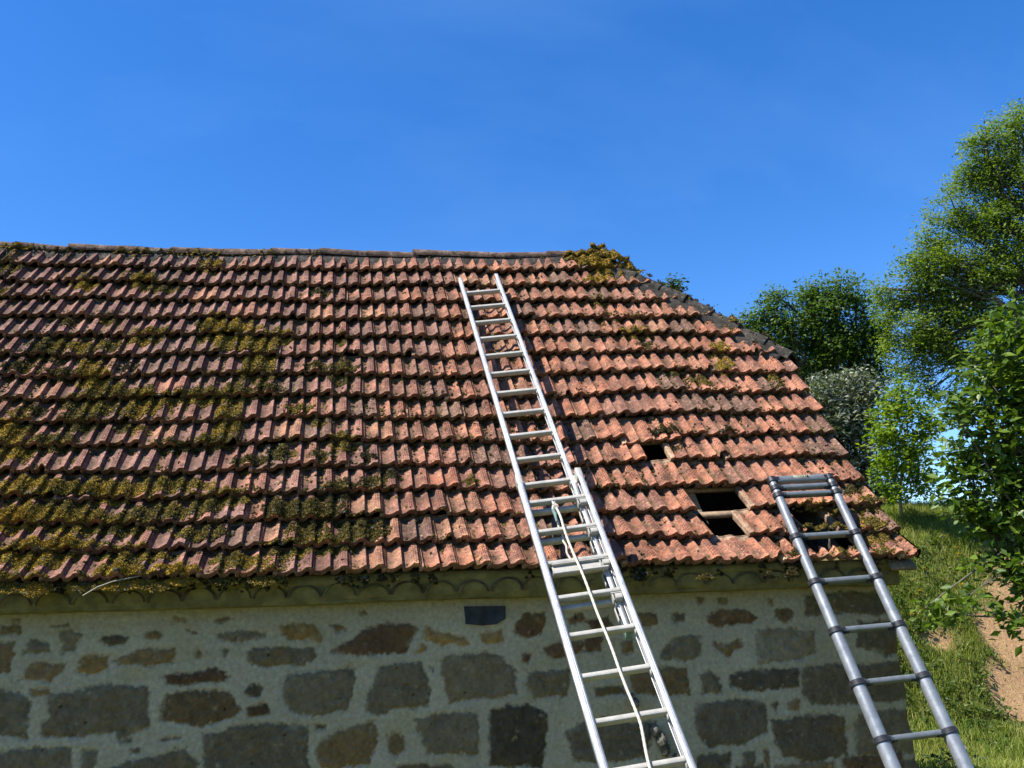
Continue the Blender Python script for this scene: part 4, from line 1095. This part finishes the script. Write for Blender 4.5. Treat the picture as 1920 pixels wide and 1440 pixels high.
# ================================================================== TREES AND SHRUBS
def foliage(r, C, m, sig, L, ar, cols, droop=0.0, flat=.6, spread=None):
    """leaves around cluster centres C"""
    n = len(C)*m; ci = np.repeat(np.arange(len(C)), m)
    sg = np.broadcast_to(sig, (len(C),))[ci][:, None]
    P = C[ci]+r.normal(0, 1, (n, 3))*sg*np.array([1, 1, flat])
    d = r.normal(0, 1, (n, 3)); d[:, 2] = d[:, 2]*.55-droop; d /= np.linalg.norm(d, axis=1)[:, None]
    nn = r.normal(0, .55, (n, 3))+np.array([-.30, -.25, .9]); s_ = np.cross(d, nn); s_ /= np.linalg.norm(s_, axis=1)[:, None]; nn = np.cross(s_, d)
    l = (L*(.6+.7*r.random(n)))[:, None]; w = l*ar*.5
    V = np.stack([P, P+d*l*.45+s_*w+nn*w*.35, P+d*l, P+d*l*.45-s_*w+nn*w*.35], 1).reshape(-1, 3)
    i = np.arange(n)*4
    F = np.concatenate([np.stack([i, i+1, i+2], -1), np.stack([i, i+2, i+3], -1)])
    cm = r.random(len(C))[ci]*.6+r.random(n)*.4
    cols = np.array(cols); x = cm*(len(cols)-1); k = np.minimum(x.astype(int), len(cols)-2); f = (x-k)[:, None]
    c = cols[k]*(1-f)+cols[k+1]*f; c = c*(1+r.normal(0, .08, (n, 1)))
    return V, F, np.clip(np.repeat(c*.66, 4, 0), .003, 1)
def plant(name, label, cat, base, hub, blobs, per, m, sig, L, ar, cols, seed, mat=None, bark=None, tr=.12, droop=0., group=None, twigs=.5, gap=.45, shell=.45, flat=.6):
    r = np.random.default_rng(seed)
    root = empty(name, base); tag(root, label, cat, group)
    base, hub = np.array(base, float), np.array(hub, float)
    mb = MB(); Cs = []
    mid = (base+hub)/2+r.normal(0, .08, 3)*np.linalg.norm(hub-base)*np.array([1, 1, .2])
    t_ = np.linspace(0, 1, 9)[:, None]; tp = (1-t_)**2*base+2*t_*(1-t_)*mid+t_**2*hub
    mb.tube(tp, np.linspace(tr, tr*.55, 9), 8)
    for cx, cy, k, rad, *zz in blobs:
        c = at(cx, cy, k); R_ = rad*k/FPX; dz = zz[0] if zz else 1.0
        a = tp[-1-r.integers(0, 4)]
        q = (a+c)/2+r.normal(0, .12, 3)*np.linalg.norm(c-a)
        t2 = np.linspace(0, 1, 7)[:, None]; lp = (1-t2)**2*a+2*t2*(1-t2)*q+t2**2*c
        mb.tube(lp, np.linspace(tr*.42, tr*.13, 7), 6, False)
        n = int(per*(rad/60.0)**2)
        d = r.normal(0, 1, (n*3, 3)); d /= np.linalg.norm(d, axis=1)[:, None]
        p = c+d*(R_*r.random(n*3)**shell)[:, None]*np.array([1, dz, 1.0])
        keep = vnoise(p, 1.6/max(R_, .15), seed) > gap*.9-.05
        p = p[keep][:n]; Cs.append(p)
        for j in range(int(len(p)*twigs*.25)):
            e = p[j]; s0 = lp[r.integers(3, 7)]; mm = (s0+e)/2+r.normal(0, .06, 3)*np.linalg.norm(e-s0)+np.array([0, 0, .04])*np.linalg.norm(e-s0)
            mb.tube([s0, mm, e], [tr*.12, tr*.08, tr*.035], 4, False)
    mb.build("trunk", bark or M_BARK, root, True)
    C = np.concatenate(Cs)
    V, F, cc = foliage(r, C, m, sig, L, ar, cols, droop, flat)
    mesh("crown", V, [F], mat or M_LEAF, root, False, cc)
    return root
def onground(px, py, k):
    P = at(px, py, k); P[2] = float(gz(P[0], P[1]))-.05; return P

# tall feathery tree on the right
BG = [(1690, 635, 22, 46), (1665, 585, 22.3, 30), (1650, 540, 22.3, 20), (1700, 690, 22, 30), (1755, 640, 22, 50), (1895, 235, 22, 40), (1850, 270, 22, 42), (1900, 330, 22, 75), (1825, 330, 22, 48), (1795, 405, 22, 60), (1870, 420, 22, 80), (1755, 470, 22, 48), (1715, 515, 22, 42), (1790, 510, 22, 75), (1870, 530, 22, 80), (1680, 555, 22.5, 34), (1735, 590, 22, 60), (1820, 610, 22, 75), (1900, 640, 22, 70), (1780, 680, 22, 52), (1720, 645, 22, 34), (1745, 730, 22, 34), (1960, 250, 22, 80), (1980, 430, 22, 100), (2000, 600, 22, 100), (1850, 690, 22, 48), (1800, 755, 22, 40), (1940, 760, 22, 60), (2060, 330, 23, 110), (2080, 540, 23, 110)]
plant("feathery_tree", "tall bright green feathery tree at the right edge rising highest into the sky", "tree", onground(2010, 1000, 22), at(1975, 480, 22), BG, 210, 18, .14, .088, .42, [(.055, .105, .010), (.165, .265, .020), (.265, .365, .034), (.34, .42, .070)], 3, tr=.16, droop=.25, twigs=.7, gap=.62, flat=.45)
OK_ = [(1640, 640, 27, 34), (1400, 600, 27, 16), (1455, 555, 27, 18), (1520, 550, 27, 26), (1445, 580, 27, 30), (1415, 615, 27, 28), (1480, 605, 27, 46), (1570, 545, 27, 36), (1535, 580, 27, 44), (1605, 560, 27, 36), (1575, 610, 27, 56), (1470, 650, 27, 40), (1530, 660, 27, 60), (1610, 660, 27, 50), (1640, 610, 27, 34), (1580, 710, 27, 56), (1500, 700, 27, 40), (1640, 700, 27, 34), (1430, 640, 27, 26), (1560, 770, 27, 60), (1500, 780, 27, 60)]
plant("oak_tree", "rounded dark green oak behind the half hipped end of the roof", "tree", onground(1550, 960, 27), at(1550, 700, 27), OK_, 230, 17, .17, .110, .52, [(.030, .075, .012), (.090, .175, .022), (.155, .250, .036), (.205, .280, .070)], 5, tr=.22, twigs=.6, gap=.50)
plant("young_tree", "top of a small green tree showing just above the hip of the roof", "tree", onground(1265, 900, 25), at(1262, 590, 25), [(1262, 535, 25, 17), (1250, 548, 25, 12), (1274, 550, 25, 13), (1262, 572, 25, 20), (1270, 640, 25, 50), (1230, 680, 25, 60)], 260, 14, .11, .12, .5, [(.03, .06, .012), (.065, .115, .02), (.09, .13, .035)], 6, tr=.08, gap=.35)
plant("silver_shrub", "grey leaved evergreen shrub with pale silvery leaf backs beside the roof verge", "shrub", onground(1600, 980, 17.5), at(1600, 880, 17.5), [(1545, 745, 17.5, 46), (1605, 735, 17.5, 46), (1570, 790, 17.5, 60), (1640, 770, 17.5, 44), (1610, 830, 17.5, 56), (1560, 850, 17.5, 40), (1630, 890, 17.5, 50), (1650, 940, 17.5, 44), (1590, 900, 17.5, 40), (1530, 800, 17.5, 36)], 200, 13, .095, .105, .40, [(.032, .055, .022), (.095, .125, .060), (.36, .38, .30), (.70, .71, .62)], 8, mat=M_LEAFG, tr=.05, gap=.46, shell=.33)
plant("lime_shrub", "bright lime green young tree on thin pale stems beside the silvery shrub", "shrub", ghit(1692, 972), at(1690, 890, 15.9), [(1690, 730, 15.9, 24), (1695, 765, 15.9, 40), (1665, 795, 15.9, 42), (1710, 810, 15.9, 46), (1660, 840, 15.9, 40), (1715, 860, 15.9, 44), (1675, 890, 15.9, 40), (1745, 790, 15.9, 24), (1725, 910, 15.9, 32), (1675, 930, 15.9, 28)], 110, 13, .085, .100, .46, [(.09, .17, .010), (.20, .32, .014), (.31, .43, .022), (.42, .48, .05)], 9, mat=M_LEAF, bark=M_STEM, tr=.03, gap=.52, twigs=.8)
RB_ = [(1890, 650, 6.6, 45), (1850, 700, 6.6, 60), (1905, 760, 6.6, 70), (1835, 790, 6.6, 58), (1880, 860, 6.6, 80), (1820, 880, 6.6, 50), (1790, 930, 6.6, 30), (1900, 960, 6.6, 75), (1840, 980, 6.6, 52), (1800, 850, 6.7, 34), (1870, 1050, 6.5, 46), (1910, 1080, 6.4, 40), (1950, 700, 6.6, 90), (1980, 900, 6.6, 110), (1980, 1060, 6.5, 80), (1775, 1150, 6.3, 26), (1815, 1118, 6.35, 22), (1735, 1140, 6.3, 13), (1900, 1165, 6.3, 26), (1795, 765, 6.6, 30), (1905, 590, 6.7, 30), (1845, 640, 6.7, 22), (1900, 1160, 6.3, 20)]
plant("broadleaf_bush", "near bush with large glossy oval leaves hanging in from the right edge", "bush", onground(2060, 1330, 6.6), at(1985, 980, 6.6), RB_, 46, 9, .066, .078, .52, [(.038, .090, .010), (.100, .180, .016), (.170, .270, .024), (.245, .350, .034)], 12, mat=M_LEAFG, tr=.035, gap=.52, twigs=1.6, droop=.05, shell=.6, flat=.8)
plant("bramble", "low dark leafy bramble at the foot of the bank beside the barn corner", "bush", ghit(1785, 1450), at(1785, 1440, 11), [(1760, 1428, 11, 24), (1800, 1436, 11, 26), (1840, 1455, 11, 22), (1780, 1475, 11, 38)], 80, 8, .06, .065, .6, [(.014, .034, .007), (.03, .065, .012), (.06, .11, .02)], 14, mat=M_LEAFG, tr=.012, gap=.3)
# broad leaved weeds among the grass
def weeds():
    r = np.random.default_rng(61); C = []
    while len(C) < 520:
        P = ghit(r.uniform(1640, 1960), r.uniform(940, 1460))
        if P[0] < 4.3 or float(emask(P[0], P[1])) > .5 or vnoise(P[None, :2], .9, 6)[0] < .42: continue
        for j in range(2): C.append(P+np.array([r.normal(0, .05), r.normal(0, .05), .03+.09*r.random()]))
    V, F, c = foliage(r, np.array(C), 9, .055, .085, .38, [(.030, .075, .012), (.085, .155, .020), (.150, .230, .030), (.26, .27, .08)], -.1, .5)
    o = mesh("weeds", V, [F], M_LEAF, None, False, c); tag(o, "low broad leaved weeds scattered through the bank grass", "weeds", kind="stuff")
weeds()
# pale straw hanging over the eave
mb = MB(); sp_ = [at_y(300, 1076, .0), at_y(262, 1080, -.05), at_y(212, 1090, -.08), at_y(182, 1101, -.09), at_y(155, 1117, -.10)]
mb.tube(sp_, [.002, .003, .0035, .004, .0035], 6); o = mb.build("dry_stalk", plain("pale_straw", (.36, .33, .26), .8), None, True)
tag(o, "pale dry stalk hanging over the mossy left eave", "stalk")
